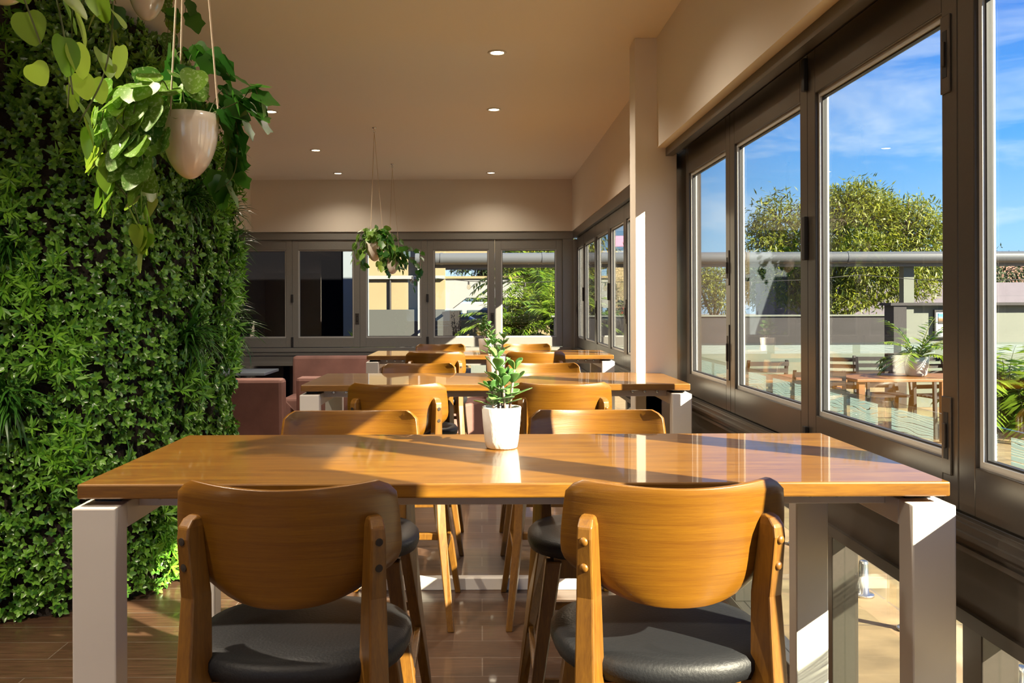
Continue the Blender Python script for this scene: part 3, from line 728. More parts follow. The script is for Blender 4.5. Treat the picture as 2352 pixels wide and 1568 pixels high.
hanging(c4, 1.0, CE, 'cream hanging pot whose rounded base shows at the top edge of the photo', 
        [('i', [(.03,-.02,0), (.10,-.05,.05), (.13,-.06,-.02), (.12,-.06,-.12), (.09,-.05,-.20)]), ('i', [(.04,0,0), (.12,-.02,.04), (.17,-.02,-.05), (.17,-.02,-.15)]),
         ('l', [(-.03,-.02,0), (-.1,-.04,.04), (-.16,-.06,-.06), (-.16,-.06,-.16), (-.14,-.05,-.24)]), ('i', [(-.03,-.05,0), (-.06,-.12,.04), (-.1,-.14,-.05), (-.08,-.13,-.15)]), ('p', [(0,.03,0), (.0,.1,.05), (.04,.14,-.06), (.04,.14,-.2), (.03,.12,-.3)])], 14, hs=.09, step=.04)
c5 = px(10, -245, 1.5)
hanging(c5, 1.0, CE, 'hanging planter above the top left corner, only its lime trailing leaves in view',
        [('l', [(.03,-.02,0), rel(c5,110,-120,-.06), rel(c5,160,-40,-.07), rel(c5,185,90,-.06), rel(c5,200,230,-.05)]),
         ('l', [(.02,-.05,0), rel(c5,70,-110,-.10), rel(c5,120,20,-.10), rel(c5,150,130,-.08)]),
         ('l', [(.02,.02,0), rel(c5,150,-120,.05), rel(c5,230,-40,.05), rel(c5,215,140,.05), rel(c5,165,270,.03)]),
         ('l', [(-.04,-.03,0), rel(c5,-10,-110,-.06), rel(c5,-20,0,-.06), rel(c5,0,110,-.05)]),
         ('l', [(.05,.0,0), rel(c5,130,-160,.0), rel(c5,210,-80,.0), rel(c5,190,10,.0)]),
         ('l', [(.04,.03,0), rel(c5,120,-120,.06), rel(c5,130,40,.06), rel(c5,125,230,.05)])], 15, hs=.062, step=.034)

# ------------------------------------------------------------------ green wall
def path_pts():
    P = [(-3.3,4.30),(-2.3,4.28),(-2.05,4.33),(-1.86,4.46),(-1.73,4.66),(-1.65,4.92),(-1.61,5.25),(-1.60,5.65),(-1.66,5.85)]
    return [Vector((a, b, 0)) for a, b in P]
GW = path_pts(); GL = [0]
for a, b in zip(GW, GW[1:]): GL.append(GL[-1]+(b-a).length)
def gw_at(t):
    s = t*GL[-1]
    for i in range(len(GW)-1):
        if s <= GL[i+1]+1e-9:
            k = (s-GL[i])/(GL[i+1]-GL[i]); p = GW[i].lerp(GW[i+1], k); d = (GW[i+1]-GW[i]).normalized(); return p, Vector((d.y, -d.x, 0))
GTOP = 3.02
def gw_pt(t, z):
    p, n = gw_at(t)
    ins = -.30*max(0, (z-2.25)/.8)**1.2 if t > .35 else 0
    return p + n*ins + Vector((0,0,z)), n
gr = empty('green_wall', (-2.2, 5.0, 0), 0, 'tall wall of artificial boxwood leaves and ferns at the left of the room', 'plant wall')
bm = B(); nt_, nz_ = 40, 16; g = [[bm.verts.new(gw_pt(i/nt_, GTOP*j/nz_)[0]-gr.location) for i in range(nt_+1)] for j in range(nz_+1)]
for j in range(nz_):
    for i in range(nt_): bm.faces.new((g[j][i], g[j][i+1], g[j+1][i+1], g[j+1][i]))
o = obj('backing_panel', bm, 'soil', gr); so = o.modifiers.new('thick', 'SOLIDIFY'); so.thickness = .08; so.offset = -1
random.seed(5); it = []; it2 = []
def nfield(t, z): return math.sin(t*23+z*2.1)+math.sin(z*5.3-t*9)+math.sin(t*51+z*11)*.5
for k in range(9600):
    t = random.uniform(.01, 1.0); z = random.uniform(.02, GTOP-.02)
    p, n = gw_pt(t, z); bulge = .035*(math.sin(t*40+z*7)*math.sin(z*9-t*15))+.02
    p = p + n*(bulge+random.uniform(.0,.045)) - gr.location
    ax = (n+rv(.35)+Vector((0,0,.25))).normalized(); u = ax.orthogonal().normalized(); v_ = ax.cross(u)
    ph = random.random()*6; nl = random.choice((4,5,6)); sz = random.uniform(.027,.040)
    for j in range(nl):
        a = ph+2*PI*j/nl; d = ax*random.uniform(.4,.9)+(u*math.cos(a)+v_*math.sin(a)); nn = ax*1.0-(u*math.cos(a)+v_*math.sin(a))*.6
        it.append((p, d, nn, sz*random.uniform(.8,1.2)))
leaves('boxwood_leaves', it, 'oval', 'boxleaf', gr, kind='stuff')
# fern rosettes
for cx_, cz_ in [(.36,1.95),(.40,1.55),(.44,1.25),(.78,2.35),(.82,2.0),(.88,1.5),(.90,1.15),(.70,1.05),(.62,.28),(.33,.35),(.84,.35),(.66,2.62),(.95,2.25),(.93,1.75),(.45,.75),(.74,.25),(.5,2.2),(.35,2.7)]:
    it2 = []
    for k in range(34):
        t = min(1, max(0, random.gauss(cx_, .022))); z = min(GTOP-.05, max(.06, random.gauss(cz_, .085)))
        p, n = gw_pt(t, z); p = p+n*random.uniform(.06,.13)-gr.location
        ax = (n+rv(.3)+Vector((0,0,.3))).normalized(); u = ax.orthogonal().normalized(); v_ = ax.cross(u)
        for j in range(8):
            a = 2*PI*j/8+random.random(); e_ = u*math.cos(a)+v_*math.sin(a)
            it2.append((p, ax*random.uniform(.3,1)+e_, ax-e_*.5, random.uniform(.05,.085)))
    leaves('fern_rosette', it2, 'lance', 'fernleaf', gr, kind='stuff')
for cx_, cz_, L_ in [(.375,1.72,.22),(.375,1.02,.26),(.70,1.30,.30),(.72,2.05,.24),(.93,2.42,.20),(.95,1.85,.22),(.96,1.30,.26),(.70,.28,.24),(.55,.62,.2),(.99,2.05,.2),(.99,1.42,.2),(.31,2.35,.22)]:
    p, n = gw_pt(cx_, cz_); it3 = []
    for k in range(95):
        q = p+n*.03+rv(.02)-gr.location; d = n*random.uniform(.5,1.1)+rv(.45)+Vector((0,0,-.15))
        it3.append((q, d, Vector((0,0,1))+n*.3+rv(.2), L_*random.uniform(.55,1.1)))
    lf = leaves('grass_tuft', it3, 'blade', 'grassleaf', gr)

# ------------------------------------------------------------------ lounge seats beyond the green wall
def tub(loc, w_, d_, h_, rz, label, arms=True):
    r = empty('armchair', loc, rz, label, 'armchair', 'dusty rose lounge seats')
    hw = w_/2
    obj('backrest', prism(B(), [(-d_/2, .08), (-d_/2+.12, .08), (-d_/2+.14, h_), (-d_/2-.04, h_)], 'x', -hw, hw), 'leather', r, bevel=.03)
    for s in (-1, 1):
        a0, a1 = sorted((s*hw, s*(hw-.11)))
        obj('armrest', prism(B(), [(-d_/2+.13, .08), (d_/2, .08), (d_/2-.02, h_*.60), (-d_/2+.13, h_*.78)], 'x', a0, a1), 'leather', r, bevel=.025)
        for yy in (-d_/2+.06, d_/2-.06):
            obj('leg', box(B(), s*(hw-.06)-.02, s*(hw-.06)+.02, yy-.02, yy+.02, 0, .082), 'dark_timber', r)
    obj('seat_cushion', box(B(), -hw+.115, hw-.115, -d_/2+.145, d_/2-.01, .10, .44), 'leather', r, bevel=.03)
    return r
tub((-1.93, 7.95, 0), .56, .62, .85, .0, 'dusty rose suede armchair beside the green wall, back to the camera')
tub((-1.27, 8.25, 0), .66, .62, .84, .0, 'dusty rose suede armchair partly hidden by the middle table')
tub((-.12, 9.85, 0), .66, .60, .62, PI*.5, 'low rose suede armchair seen beneath the middle table')
r = empty('bench_seat', (-1.25, 10.45, 0), 0, 'long dusty rose upholstered bench under the far windows', 'bench')
obj('backrest', prism(B(), [(.20,.1),(.36,.1),(.40,.87),(.24,.87)], 'x', -.95, .75), 'leather', r, bevel=.03)
obj('seat_cushion', box(B(), -.95, .75, -.36, .21, .1, .44), 'leather', r, bevel=.03)
obj('plinth', box(B(), -.9, .7, -.3, .35, 0, .10), 'dark_timber', r)
r = empty('lounge_table', (-2.85, 10.3, 0), 0, 'low grey topped lounge table beside the rose bench', 'table')
obj('tabletop', box(B(), -.30, .50, -.35, .35, .70, .73), 'slate', r, bevel=.004)
obj('pedestal', box(B(), -.04+.1, .04+.1, -.04, .04, .03, .70), 'dark_timber', r); obj('base', box(B(), -.15, .35, -.25, .25, 0, .03), 'dark_timber', r)

# ------------------------------------------------------------------ outside: ground
struct('patio', box(B(), 1.30, 16, -6, 11.72, -.16, -.01), 'pave', 'sandstone paved terrace')
struct('patio_far', box(B(), -14, 16, 11.72, 17.5, -.16, -.012), 'pave', 'paving beyond the building')
struct('lane', box(B(), -60, 80, 17.5, 140, -.30, -.05), 'asphalt', 'grey lane and car park')
# balustrades
def fence_run(name, along, a0, a1, const, label, spig, gap=[], decals=None):
    r = empty(name, (const, a0, 0) if along == 'y' else (a0, const, 0), 0, label, 'glass fence', 'frameless glass fences on the terrace')
    cuts = [a0]+gap+[a1]
    def pb(bm, u0, u1, v0, v1, z0, z1):
        if along == 'y': box(bm, v0, v1, u0-a0, u1-a0, z0, z1)
        else: box(bm, u0-a0, u1-a0, v0, v1, z0, z1)
    for c0, c1_ in zip(cuts, cuts[1:]):
        p = obj('glass_panel', pb_ := B(), 'fence_glass', r) if False else None
        bm = B(); pb(bm, c0+.02, c1_-.02, -.006, .006, .05, 1.0); p = obj('glass_panel', bm, 'fence_glass', r)
        n = max(1, int((c1_-c0-.1)/.385)); st_ = (c1_-c0-.06)/n
        for k in range(n):
            u = c0+.03+st_*k+.04
            bm = B(); pb(bm, u, u+st_-.09, -.0085, -.0072, .875, .975)
            obj('frosted_decal', bm, 'frost', p)
    for u in spig:
        if along == 'y': cx, cy = 0, u-a0
        else: cx, cy = u-a0, 0
        bm = B(); lathe(bm, [(0,-.01),(.052,-.01),(.052,0),(.048,.004),(.026,.006),(.024,.15),(.020,.165),(.010,.170),(0,.170)], (cx, cy, 0), seg=20)
        obj('spigot', bm, 'steel', r, smooth=True)
fence_run('glass_fence', 'y', -1.0, 10.75, 1.92, 'clear glass fence with frosted wave squares running alongside the windows', [.4,1.0,1.75,2.45,3.27,4.13,4.62,5.6,6.6,7.6,8.6,9.6,10.4], [1.35,2.85,4.36,6.1,8.1])
fence_run('glass_fence', 'x', 2.0, 11.0, 10.8, 'clear glass fence with frosted squares crossing the terrace behind the outdoor tables', [2.3,3.4,4.4,5.5,6.6,7.7,8.8,10], [3.9,5.9,7.9,9.5])
# roof gutter with corrugated awning
GZ = 14.0
r = empty('awning', (3, GZ, 0), 0, 'long grey gutter and corrugated awning crossing behind the windows', 'awning')
zc = EYE+(700-594)/F*GZ
bm = B(); tube(bm, [(-4.0,0,zc), (13,0,zc)], .088, 24); obj('gutter', bm, 'gutter', r, smooth=False)
for x in [-3.6+1.55*k for k in range(11)]:
    bm = B(); tube(bm, [(x-.02,0,zc), (x+.02,0,zc)], .094, 24); obj('gutter_bracket', bm, 'gutter', r)
obj('fascia', box(B(), -4, 13, .10, .14, zc-.135, zc-.03), 'roofing', r)
bm = B(); n = 170; top = []; 
for yy, zz in ((.14, zc-.10), (1.3, zc-.02)):
    top.append([bm.verts.new((-4+17*i/ (n*2), yy, zz+.016*math.cos(PI*i))) for i in range(n*2+1)])
for i in range(n*2): bm.faces.new((top[0][i], top[0][i+1], top[1][i+1], top[1][i]))
o = obj('corrugated_sheet', bm, 'roofing', r); so = o.modifiers.new('t', 'SOLIDIFY'); so.thickness = .004
for x in (3.62, 9.5):
    obj('post', box(B(), x-.08, x+.08, .2, .36, -.02, zc-.10), 'grey_wall', r)
# festoon bulbs
r = empty('string_light', (0, 13.4, 0), 0, 'festoon string of clear bulbs hung below the gutter', 'string lights')
cor = []
for i in range(13):
    x = -1.0+.82*i; cor.append(Vector((x, .1*math.sin(i*1.7), 1.88-.10*abs(math.sin(i*PI/4)))))
obj('cable', tube(B(), cor, .005, 5), 'seal', r)
for i, p in enumerate(cor):
    bm = B(); tube(bm, [p, p-Vector((0,0,.05))], .014, 8); s_ = obj('socket', bm, 'seal', r)
    bm = B(); lathe(bm, [(0,-.125),(.020,-.115),(.030,-.09),(.022,-.06),(.012,-.05),(0,-.05)], p, seg=14); obj('bulb', bm, 'bulb', s_, smooth=True)

# outdoor furniture
def slat_chair(first, loc, rz, label):
    if first: return copy_thing(first, loc, rz, label, 'dark slatted terrace chairs')
    r = empty('terrace_chair', loc, rz, label, 'chair', 'dark slatted terrace chairs')
    for s in (-1, 1):
        obj('rear_leg', beam(B(), [(s*.24,-.26,0),(s*.23,-.20,.45),(s*.21,-.30,.86)], [(.03,.035),(.035,.04),(.028,.03)]), 'dark_timber', r)
        obj('front_leg', beam(B(), [(s*.25,.24,0),(s*.25,.22,.64)], [(.03,.035),(.03,.035)]), 'dark_timber', r)
        obj('armrest', box(B(), s*.25-.025, s*.25+.025, -.24, .27, .64, .665), 'dark_timber', r, bevel=.006)
    bm = B()
    for k in range(5):
        box(bm, -.215, .215, -.235-.028*k+.0, -.215-.028*k+.0, .50+.075*k, .545+.075*k)
    obj('back_slats', bm, 'dark_timber', r)
    bm = B()
    for k in range(6): box(bm, -.24, .24, -.2+.072*k, -.14+.072*k, .43, .45)
    obj('seat', bm, 'dark_timber', r)
    return r
ch = slat_chair(None, (3.03, 10.1, 0), .1, 'dark slatted terrace chair behind the frosted squares, second window from the pillar')
for x, y, rz, lab in ((3.10, 8.55, -.2, 'dark slatted terrace chair at the wooden outdoor table, near the second mullion'),
                      (3.93, 10.2, 2.7, 'dark slatted terrace chair turned sideways left of the white planter'),
                      (4.50, 10.28, 3.1, 'dark slatted terrace chair just left of the white planter, farther back'),
                      (5.08, 10.12, 3.3, 'dark slatted terrace chair right of the white planter, by the flush bolt')):
    slat_chair(ch, (x, y, 0), rz, lab)
def out_table(loc, w_, d_, label):
    r = empty('terrace_table', loc, 0, label, 'table', 'wooden terrace tables')
    obj('tabletop', box(B(), -w_/2, w_/2, -d_/2, d_/2, .69, .72), 'deck_wood', r, bevel=.006)
    for sx in (-1, 1):
        for sy in (-1, 1): obj('leg', box(B(), sx*(w_/2-.06)-.03, sx*(w_/2-.06)+.03, sy*(d_/2-.06)-.03, sy*(d_/2-.06)+.03, 0, .69), 'deck_wood', r)
    return r
out_table((3.12, 9.3, 0), .9, .7, 'wooden terrace table seen through the second window from the pillar')
out_table((4.30, 9.35, 0), 1.25, .75, 'wooden terrace table carrying the white planter')
def palm_fronds(r, n, L_, seed, m='palm', droop_=.8, base=(0,0,0), up=1.0, leaflet=.28, name='fronds', pair=16, upl=.9):
    random.seed(seed); it = []; bm = B()
    for k in range(n):
        a = random.uniform(0, 2*PI); ln = L_*random.uniform(.7,1.1); el = random.uniform(.35,1.35)*up
        d = Vector((math.cos(a)*math.cos(el), math.sin(a)*math.cos(el), math.sin(el))); p = Vector(base)+rv(.02); P = [p.copy()]
        for i in range(12):
            d = (d+Vector((0,0,-droop_*.13))).normalized(); p = p+d*ln/12; P.append(p.copy())
        tube(bm, P, [.008*(1-i/14) for i in range(len(P))], 4)
        for i in range(pair):
            t = .15+.85*i/pair; f = t*12; j = min(11, int(f)); q = P[j].lerp(P[j+1], f-j); dd = (P[j+1]-P[j]).normalized()
            sd_ = dd.cross(Vector((0,0,1))); sd_ = sd_.normalized() if sd_.length > 1e-3 else Vector((1,0,0))
            for s in (-1, 1):
                it.append((q, dd*.75+sd_*s*1.0+Vector((0,0,-.25))+rv(.08), Vector((0,0,1))+rv(.2), leaflet*(1-.55*abs(t-.45))*random.uniform(.8,1.1)))
    random.seed(7)
    obj('stalks', bm, 'vinestem', r); return leaves(name, it, 'lance', m, r, kind='stuff')
px_, py_ = 4.43, 9.35
r = empty('potted_palm', (px_, py_, .72), 0, 'small palm in a round white planter on the wooden terrace table', 'potted plant')
obj('planter', lathe(B(), [(0,0),(.085,0),(.10,.02),(.118,.12),(.122,.195),(.115,.20),(.108,.19),(.10,.17),(0,.17)], seg=28), 'white_gloss', r, smooth=True)
obj('soil', lathe(B(), [(0,.175),(.10,.175),(.1,.172),(0,.172)], seg=20), 'soil', r)
palm_fronds(r, 16, .55, 41, 'palm', .9, (0,0,.17), 1, .16)
r = empty('garden_palm', (5.85, 10.15, -.01), 0, 'bushy palm with yellow-green fronds beyond the rightmost window', 'palm')
obj('planter', lathe(B(), [(0,0),(.16,0),(.22,.35),(.24,.42),(.20,.42),(.18,.38),(0,.38)], seg=24), 'dark_wall', r, smooth=True)
palm_fronds(r, 30, .85, 43, 'palm', .9, (0,0,.38), 1, .36)
# pool
struct('pool', box(B(), 3.2, 7.5, 5.2, 8.0, -.012, -.006), 'water', 'blue pool water at the right')
r = struct('pool_edge', box(B(), 3.0, 3.2, 5.0, 8.2, -.012, .03), 'white_wall', 'pale pool coping')

# walls in the courtyard
r = empty('garden_wall', (6.0, 17.6, -.05), 0, 'long dark charcoal boundary wall on a grey-green base, behind the terrace', 'wall')
obj('base_wall', box(B(), -6.2, 3.0, 0, .25, 0, .72), 'grey_wall', r); obj('charcoal_panel', box(B(), -4.6, 1.9, .0, .2, .72, 1.27), 'dark_wall', r); obj('coping', box(B(), -4.65, 1.95, -.03, .23, 1.27, 1.30), 'grey_wall', r)
r = empty('pavilion_wall', (6.0, 13.0, 0), 0, 'grey-green pavilion wall holding a framed picture, right of the terrace', 'wall')
obj('plaster_panel', box(B(), .10, 1.9, 0, .2, -.01, 1.43), 'grey_wall', r); obj('dark_column', box(B(), -.20, -.02, -.10, .2, -.01, 1.43), 'dark_wall', r); obj('light_column', box(B(), -.02, .10, -.06, .2, -.01, 1.43), 'grey_wall', r)
obj('top_rail', box(B(), -.25, 1.9, -.12, .25, 1.43, 1.47), 'dark_wall', r)
r = empty('picture_frame', (6.64, 12.97, 1.17), 0, 'black framed picture with white mount and blue and orange streaks', 'picture')
bm = B(); box(bm, -.24,.24,-.02,.03,-.20,-.18); box(bm, -.24,.24,-.02,.03,.18,.20); box(bm, -.24,-.22,-.02,.03,-.18,.18); box(bm, .22,.24,-.02,.03,-.18,.18)
obj('frame', bm, 'seal', r); obj('mount', box(B(), -.22,.22,.0,.01,-.18,.18), 'white_gloss', r)
m, n_, l_, b_ = newmat('abstract_print'); t_ = n_.new('ShaderNodeTexCoord'); wv = n_.new('ShaderNodeTexWave'); wv.bands_direction='Z'; wv.inputs['Scale'].default_value = 1.6; wv.inputs['Distortion'].default_value = 4; wv.inputs['Detail'].default_value = 2
l_.new(t_.outputs['Object'], wv.inputs['Vector']); rr = n_.new('ShaderNodeValToRGB'); rr.color_ramp.elements[0].color = (.02,.02,.03,1); rr.color_ramp.elements[1].color = (.05,.4,.75,1); q = rr.color_ramp.elements.new(.5); q.color = (.3,.14,.05,1)
l_.new(wv.outputs[0], rr.inputs[0]); l_.new(rr.outputs[0], b_.inputs['Base Color']); M['print'] = m
obj('print', box(B(), -.18,.18,-.006,.001,.0,.15), 'print', r)
r = tag(obj('block_wall', box(B(), 7.3, 30, 24, 24.4, -.3, 2.0), 'mauve'), 'long pale mauve block wall far behind the terrace', 'wall')
r = tag(obj('block_wall', box(B(), 1.0, 7.2, 30, 30.4, -.3, 1.2), 'mauve'), 'low mauve block wall below the far trees', 'wall')
# cream / white buildings and black neighbour seen through the far windows
r = empty('neighbour_building', (-2.6, 13.2, 0), 0, 'black fronted neighbouring building behind the two dark far windows', 'building')
obj('front_wall', box(B(), -4.5, .62, 0, 1.2, -.01, 3.2), 'black', r); obj('slate_column', box(B(), .62, .84, -.02, 1.2, -.01, 3.2), 'slate', r)
r = empty('cream_building', (-1.6, 19, -.05), 0, 'cream rendered building above a grey wall, sunlit, third far window from the left', 'building')
obj('upper_wall', box(B(), -4.0, .85, 0, .4, 1.42, 6.0), 'cream', r); obj('lower_wall', box(B(), -4.0, .85, -.10, .0, 0, 1.42), 'dark_grey', r)
obj('drainpipe', tube(B(), [(-.28,-.03,1.4),(-.28,-.03,5.8)], .025, 8), 'dark_timber', r)
obj('ledge', box(B(), -4.0, .85, -.08, 0, 2.05, 2.12), 'white_wall', r); obj('corner_column', box(B(), .30, .55, -.16, -.101, 0, 3.4), 'white_wall', r)
for x, z in ((-.9, 2.5), (.2, 2.5), (.55,2.95)): obj('window', box(B(), x-.2, x+.2, -.04, .0, z, z+.55), 'carglass', r)
r = empty('footbridge', (-.2, 24, -.05), 0, 'white rendered footbridge with a chamfered opening below it', 'building')
obj('span', prism(B(), [(-.80, 2.2), (-.80, 1.42), (-.55,1.42), (-.18, 1.70), (1.3, 1.70), (1.3, 2.2)], 'y', 0, 1.2), 'white_wall', r)
obj('parapet', box(B(), -.80, 1.3, -.05, -.001, 2.2, 2.26), 'cream', r)
obj('side_wall', box(B(), -1.15, -.80, -.8, 1.2, 0, 3.0), 'cream', r)
obj('upper_storey', box(B(), -.80, .75, 1.3, 1.9, 2.75, 6.0), 'cream', r); obj('soffit', box(B(), -.80, .75, .1, 1.9, 2.5, 2.75), 'dark_wall', r)
r = empty('slat_fence', (-.72, 17.4, -.03), 0, 'dark slatted fence running back beside the lane', 'fence')
bm = B()
for k in range(22): box(bm, .0+.01*k, .03+.01*k, .2*k, .2*k+.09, .0, 1.36)
obj('slats', bm, 'dark_timber', r); obj('rail', box(B(), -.02, .0, 0, 4.4, 1.3, 1.36), 'dark_timber', r)
r = tag(obj('low_wall', box(B(), -.7, 1.8, 22, 22.2, -.05, 1.1), 'cream'), 'low beige wall in front of the parked van', 'wall')
def vehicle(name, loc, L_, H_, m_, label, cat, van):
    r = empty(name, loc, 0, label, cat)
    pr = [(-L_/2,.3),(L_/2,.3),(L_/2,H_*.62),(L_/2-.25,H_),(-L_/2+.15,H_),(-L_/2,H_*.6)] if van else [(-L_/2,.3),(L_/2,.3),(L_/2,.75),(L_/2-.8,.9),(L_/2-1.5,H_),(-L_/2+1.0,H_),(-L_/2+.3,.92),(-L_/2,.85)]
    obj('body', prism(B(), pr, 'y', -.85, .85), m_, r, bevel=.06)
    n = 4 if van else 2
    for k in range(n):
        a = -L_/2+.45+k*(L_-1.0)/n if van else -.8+.85*k
        obj('side_window', box(B(), a, a+(L_-1.4)/n*.9 if van else a+.75, -.87, -.84, H_*.62, H_*.82 if van else H_-.08), 'carglass', r)
    for x in (-L_/2+.8, L_/2-.8):
        for y in (-.8, .65):
            bm = B(); tube(bm, [(x, y-.05, .33), (x, y+.2, .33)], .33, 18); obj('wheel', bm, 'tyre', r)
vehicle('van', (.55, 33, -.05), 4.9, 1.62, 'carwhite', 'white van with a row of side windows parked under the footbridge', 'van', True)
vehicle('car', (-1.2, 30, -.05), 4.2, 1.25, 'carblue', 'dark blue car parked left of the white van', 'car', False)
# red and cream shopfront beyond the far side windows
r = empty('shop_building', (4.6, 30, -.05), 0, 'cream shop building with a red fascia seen through the far side windows', 'building')
obj('cream_wall', box(B(), -2.4, 1.6, 0, .5, 1.45, 2.9), 'cream', r); obj('red_fascia', box(B(), -.6, 1.2, -.1, 0, 2.85, 3.1), 'red', r); obj('red_pillar', box(B(), -.3, .9, -.15, 0, .1, 1.45), 'red', r)
obj('pink_sign', box(B(), -.2, .9, .0, .1, 3.4, 3.75), 'pinkblue', r); obj('dark_shopfront', box(B(), -2.4, 1.6, .1, .3, 0, 1.45), 'dark_wall', r)
r = tag(obj('brick_building', box(B(), 16.2, 24, 30, 34, -.3, 3.0), 'leather'), 'brown building behind the mauve wall at the far right', 'building')

# trees
def tree(name, base, blobs, trunk_h, ncl, nlf, lsz, m, label, seed, r_tr=.16, clr=.38, tpl='lance', group=None):
    random.seed(seed); r = empty(name, base, 0, label, 'tree', group); bm = B(); it = []
    cen = [Vector(b[0]) for b in blobs]; c0 = sum(cen, Vector())/len(cen)
    tube(bm, [(0,0,0), (.05,0,trunk_h*.5), (.0,.05,trunk_h)], [r_tr, r_tr*.8, r_tr*.65], 10)
    for b, rad in blobs:
        b = Vector(b); rad = Vector(rad) if hasattr(rad, '__len__') else Vector((rad,)*3)
        mid = Vector((0,0,trunk_h)).lerp(b, .55)+Vector((0,0,-.1)); tube(bm, [(0,0,trunk_h*.95), mid, b], [r_tr*.45, r_tr*.28, r_tr*.12], 7)
        n = max(4, int(ncl*rad.x*rad.z/ sum((Vector(q[1]) if hasattr(q[1],'__len__') else Vector((q[1],)*3)).x*(Vector(q[1]) if hasattr(q[1],'__len__') else Vector((q[1],)*3)).z for q in blobs)))
        for k in range(n):
            d = rv().normalized()*random.uniform(.45,1.0)**.5; c = b+Vector((d.x*rad.x, d.y*rad.y, d.z*rad.z))
            if random.random() < .35: tube(bm, [b.lerp(c,.2), b.lerp(c,.65)+Vector((0,0,.05)), c], [r_tr*.10, r_tr*.07, r_tr*.03], 5)
            dr = (c-b).normalized()
            for j in range(nlf):
                o_ = rv(clr*.45); o_.z *= .7
                it.append((c+o_, dr*.6+rv(.7)+Vector((0,0,-.5)), Vector((0,0,.6))+dr*.4+rv(.5), lsz*random.uniform(.6,1.2)))
    obj('trunk', bm, 'bark', r, smooth=True); leaves('foliage', it, tpl, m, r, kind='stuff'); random.seed(7)
    return r
def bl(x, y, D, dy, rx, rz, base): 
    p = px(x, y, D)-Vector(base); return ((p.x, p.y+dy, p.z), (rx, min(rx,1.2), rz))
b0 = Vector((px(1870,700,22).x, 22, -.3))
tree('shade_tree', b0, [bl(1950,520,22,0,1.15,.95,b0), bl(2070,560,22,-.4,1.0,.95,b0), bl(1800,505,22,.3,.62,.62,b0), bl(1765,560,22,.2,.5,.45,b0), bl(1985,640,22,-.5,1.0,.62,b0), bl(2110,515,22,.3,.55,.5,b0), bl(1870,600,22,.2,.75,.7,b0), bl(1960,470,22,.3,.75,.55,b0), bl(2030,475,22,.6,.6,.4,b0), bl(2075,655,22,-.4,.5,.4,b0), bl(1830,660,22,.2,.5,.5,b0), bl(1900,690,22,-.8,.6,.35,b0), bl(1950,600,22,-.9,.8,.6,b0)],
     1.3, 1150, 34, .16, 'tree', 'large spreading yellow-green tree against the blue sky', 51, r_tr=.2)
b1 = Vector((px(1770,700,28).x, 28, -.3))
tree('garden_tree', b1, [bl(1760,650,28,0,.75,.75,b1), bl(1820,690,28,0,.55,.5,b1), bl(1795,610,28,0,.6,.5,b1)], 1.2, 420, 40, .15, 'tree_dark', 'dark green tree low behind the big tree, left of it', 52, group='background trees')
b2 = Vector((px(1640,700,34).x, 34, -.3))
tree('garden_tree', b2, [bl(1645,650,34,0,.85,.6,b2), bl(1600,640,34,0,.7,.6,b2), bl(1660,690,34,0,.7,.4,b2)], 1.2, 150, 34, .18, 'tree', 'yellow-green tree seen below the gutter in the window nearest the pillar', 53, group='background trees')
b3 = Vector((px(2160,640,26.5).x, 28.0, -.3))
tree('garden_tree', b3, [bl(2140,640,28,0,1.0,.55,b3), bl(2230,650,28,0,1.0,.5,b3), bl(2300,630,28,0,.8,.6,b3)], 1.2, 170, 34, .18, 'tree_dark', 'green tree rising behind the mauve block wall', 54, group='background trees')
b4 = Vector((.55, 33.5, -.3))
tree('garden_tree', (1.0, 36.5, -.05), [((-.9,0,1.9),(.9,.8,.45)), ((.3,0,2.9),(1.3,1,1.1)), ((-.2,0,3.6),(1.2,1,.8)), ((1.4,0,2.3),(1.0,.8,1.3)), ((-1.2,0,3.3),(1.0,.8,.7)), ((.4,-.5,1.6),(1.3,.8,.8))], 1.2, 620, 40, .22, 'tree_dark', 'dark leafy tree behind the bright palms outside the far windows', 55, group='background trees')
tree('garden_tree', (4.0, 24, -.05), [((0,0,2.0),(1.1,.8,1.0)), ((.3,0,1.2),(1.0,.8,.8))], .8, 200, 34, .16, 'tree_dark', 'dark leafy tree seen through the farthest side windows', 56, group='background trees')
tree('garden_tree', (2.4, 26.6, -.05), [((-.9,0,2.9),(.8,.6,.8)), ((.1,0,3.5),(1.0,.6,.9)), ((-.8,0,1.5),(.8,.6,.9)), ((.3,0,1.9),(1.0,.6,1.0))], 1.2, 560, 40, .2, 'tree', 'leafy green tree filling the gap behind the bright palms', 57, group='background trees')
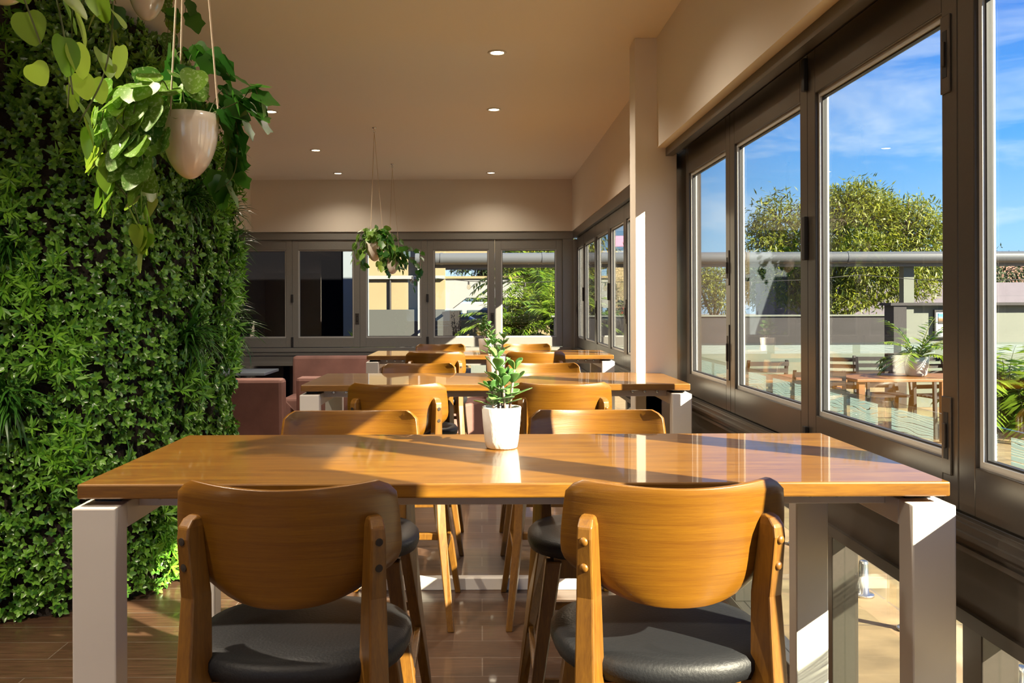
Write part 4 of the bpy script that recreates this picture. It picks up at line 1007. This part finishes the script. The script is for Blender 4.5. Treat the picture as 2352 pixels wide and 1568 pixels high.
# palms outside the far windows
for i, (x, y, n, L_, h, lab) in enumerate(((.75, 19.2, 40, 1.45, .9, 'bright green palm clump in the right far window, left one'), (1.5, 19.6, 44, 1.5, 1.1, 'bright green palm clump in the right far window, centre one'),
                                  (2.2, 19.1, 36, 1.3, .8, 'bright green palm clump in the right far window, right one'), (1.3, 21.3, 44, 1.7, 2.0, 'taller green palm at the back of the clump outside the far window'))):
    r = empty('garden_palm', (x, y, -.05), 0, lab, 'palm', 'palms outside the far windows')
    obj('trunk', tube(B(), [(0,0,0),(.03,0,h*.6),(0,0,h)], [.06,.05,.04], 8), 'bark', r)
    palm_fronds(r, n, L_, 60+i, 'palm', .95, (0,0,h-.05), 1, .34, pair=18)
r = empty('garden_palm', (-1.72, 13.55-.9, -.01), 0, 'lime green fan palm low outside the third far window', 'palm')
obj('planter', lathe(B(), [(0,0),(.16,0),(.20,.40),(.17,.40),(0,.38)], seg=20), 'dark_wall', r, smooth=True)
random.seed(70); it = []; bm = B()
for k in range(12):
    a = random.uniform(0,2*PI); el = random.uniform(.7,1.4); d = Vector((math.cos(a)*math.cos(el), math.sin(a)*math.cos(el), math.sin(el))); p = Vector((.15,0,.4))+d*random.uniform(.3,.55)
    tube(bm, [(.15,0,.38), p], .006, 4); u = d.orthogonal().normalized(); v_ = d.cross(u)
    for j in range(22):
        q = -1.7+3.4*j/21; it.append((p, d*math.cos(q)+v_*math.sin(q)+Vector((0,0,-.1)), u+rv(.15), .26*random.uniform(.8,1.1)))
obj('stalks', bm, 'vinestem', r); leaves('fan_leaves', it, 'lance', 'lime', r, kind='stuff')
# lawn and hedge
struct('lawn', box(B(), .35, 6, 17.5, 21.5, -.05, .0+.02), 'lawn')
random.seed(71); it = []
for k in range(5200):
    a, b, c = random.random(), random.random(), random.random()
    p = Vector((.25+1.7*a, 18.1+.6*b, .88*c)); p.z *= (.75+.25*math.sin(p.x*7)); it.append((p, rv()+Vector((0,0,.4)), rv(), .09))
tag(leaves('hedge', it, 'oval', 'hedge', None, kind='stuff'), 'clipped olive hedge behind the lawn outside the far windows', 'hedge')
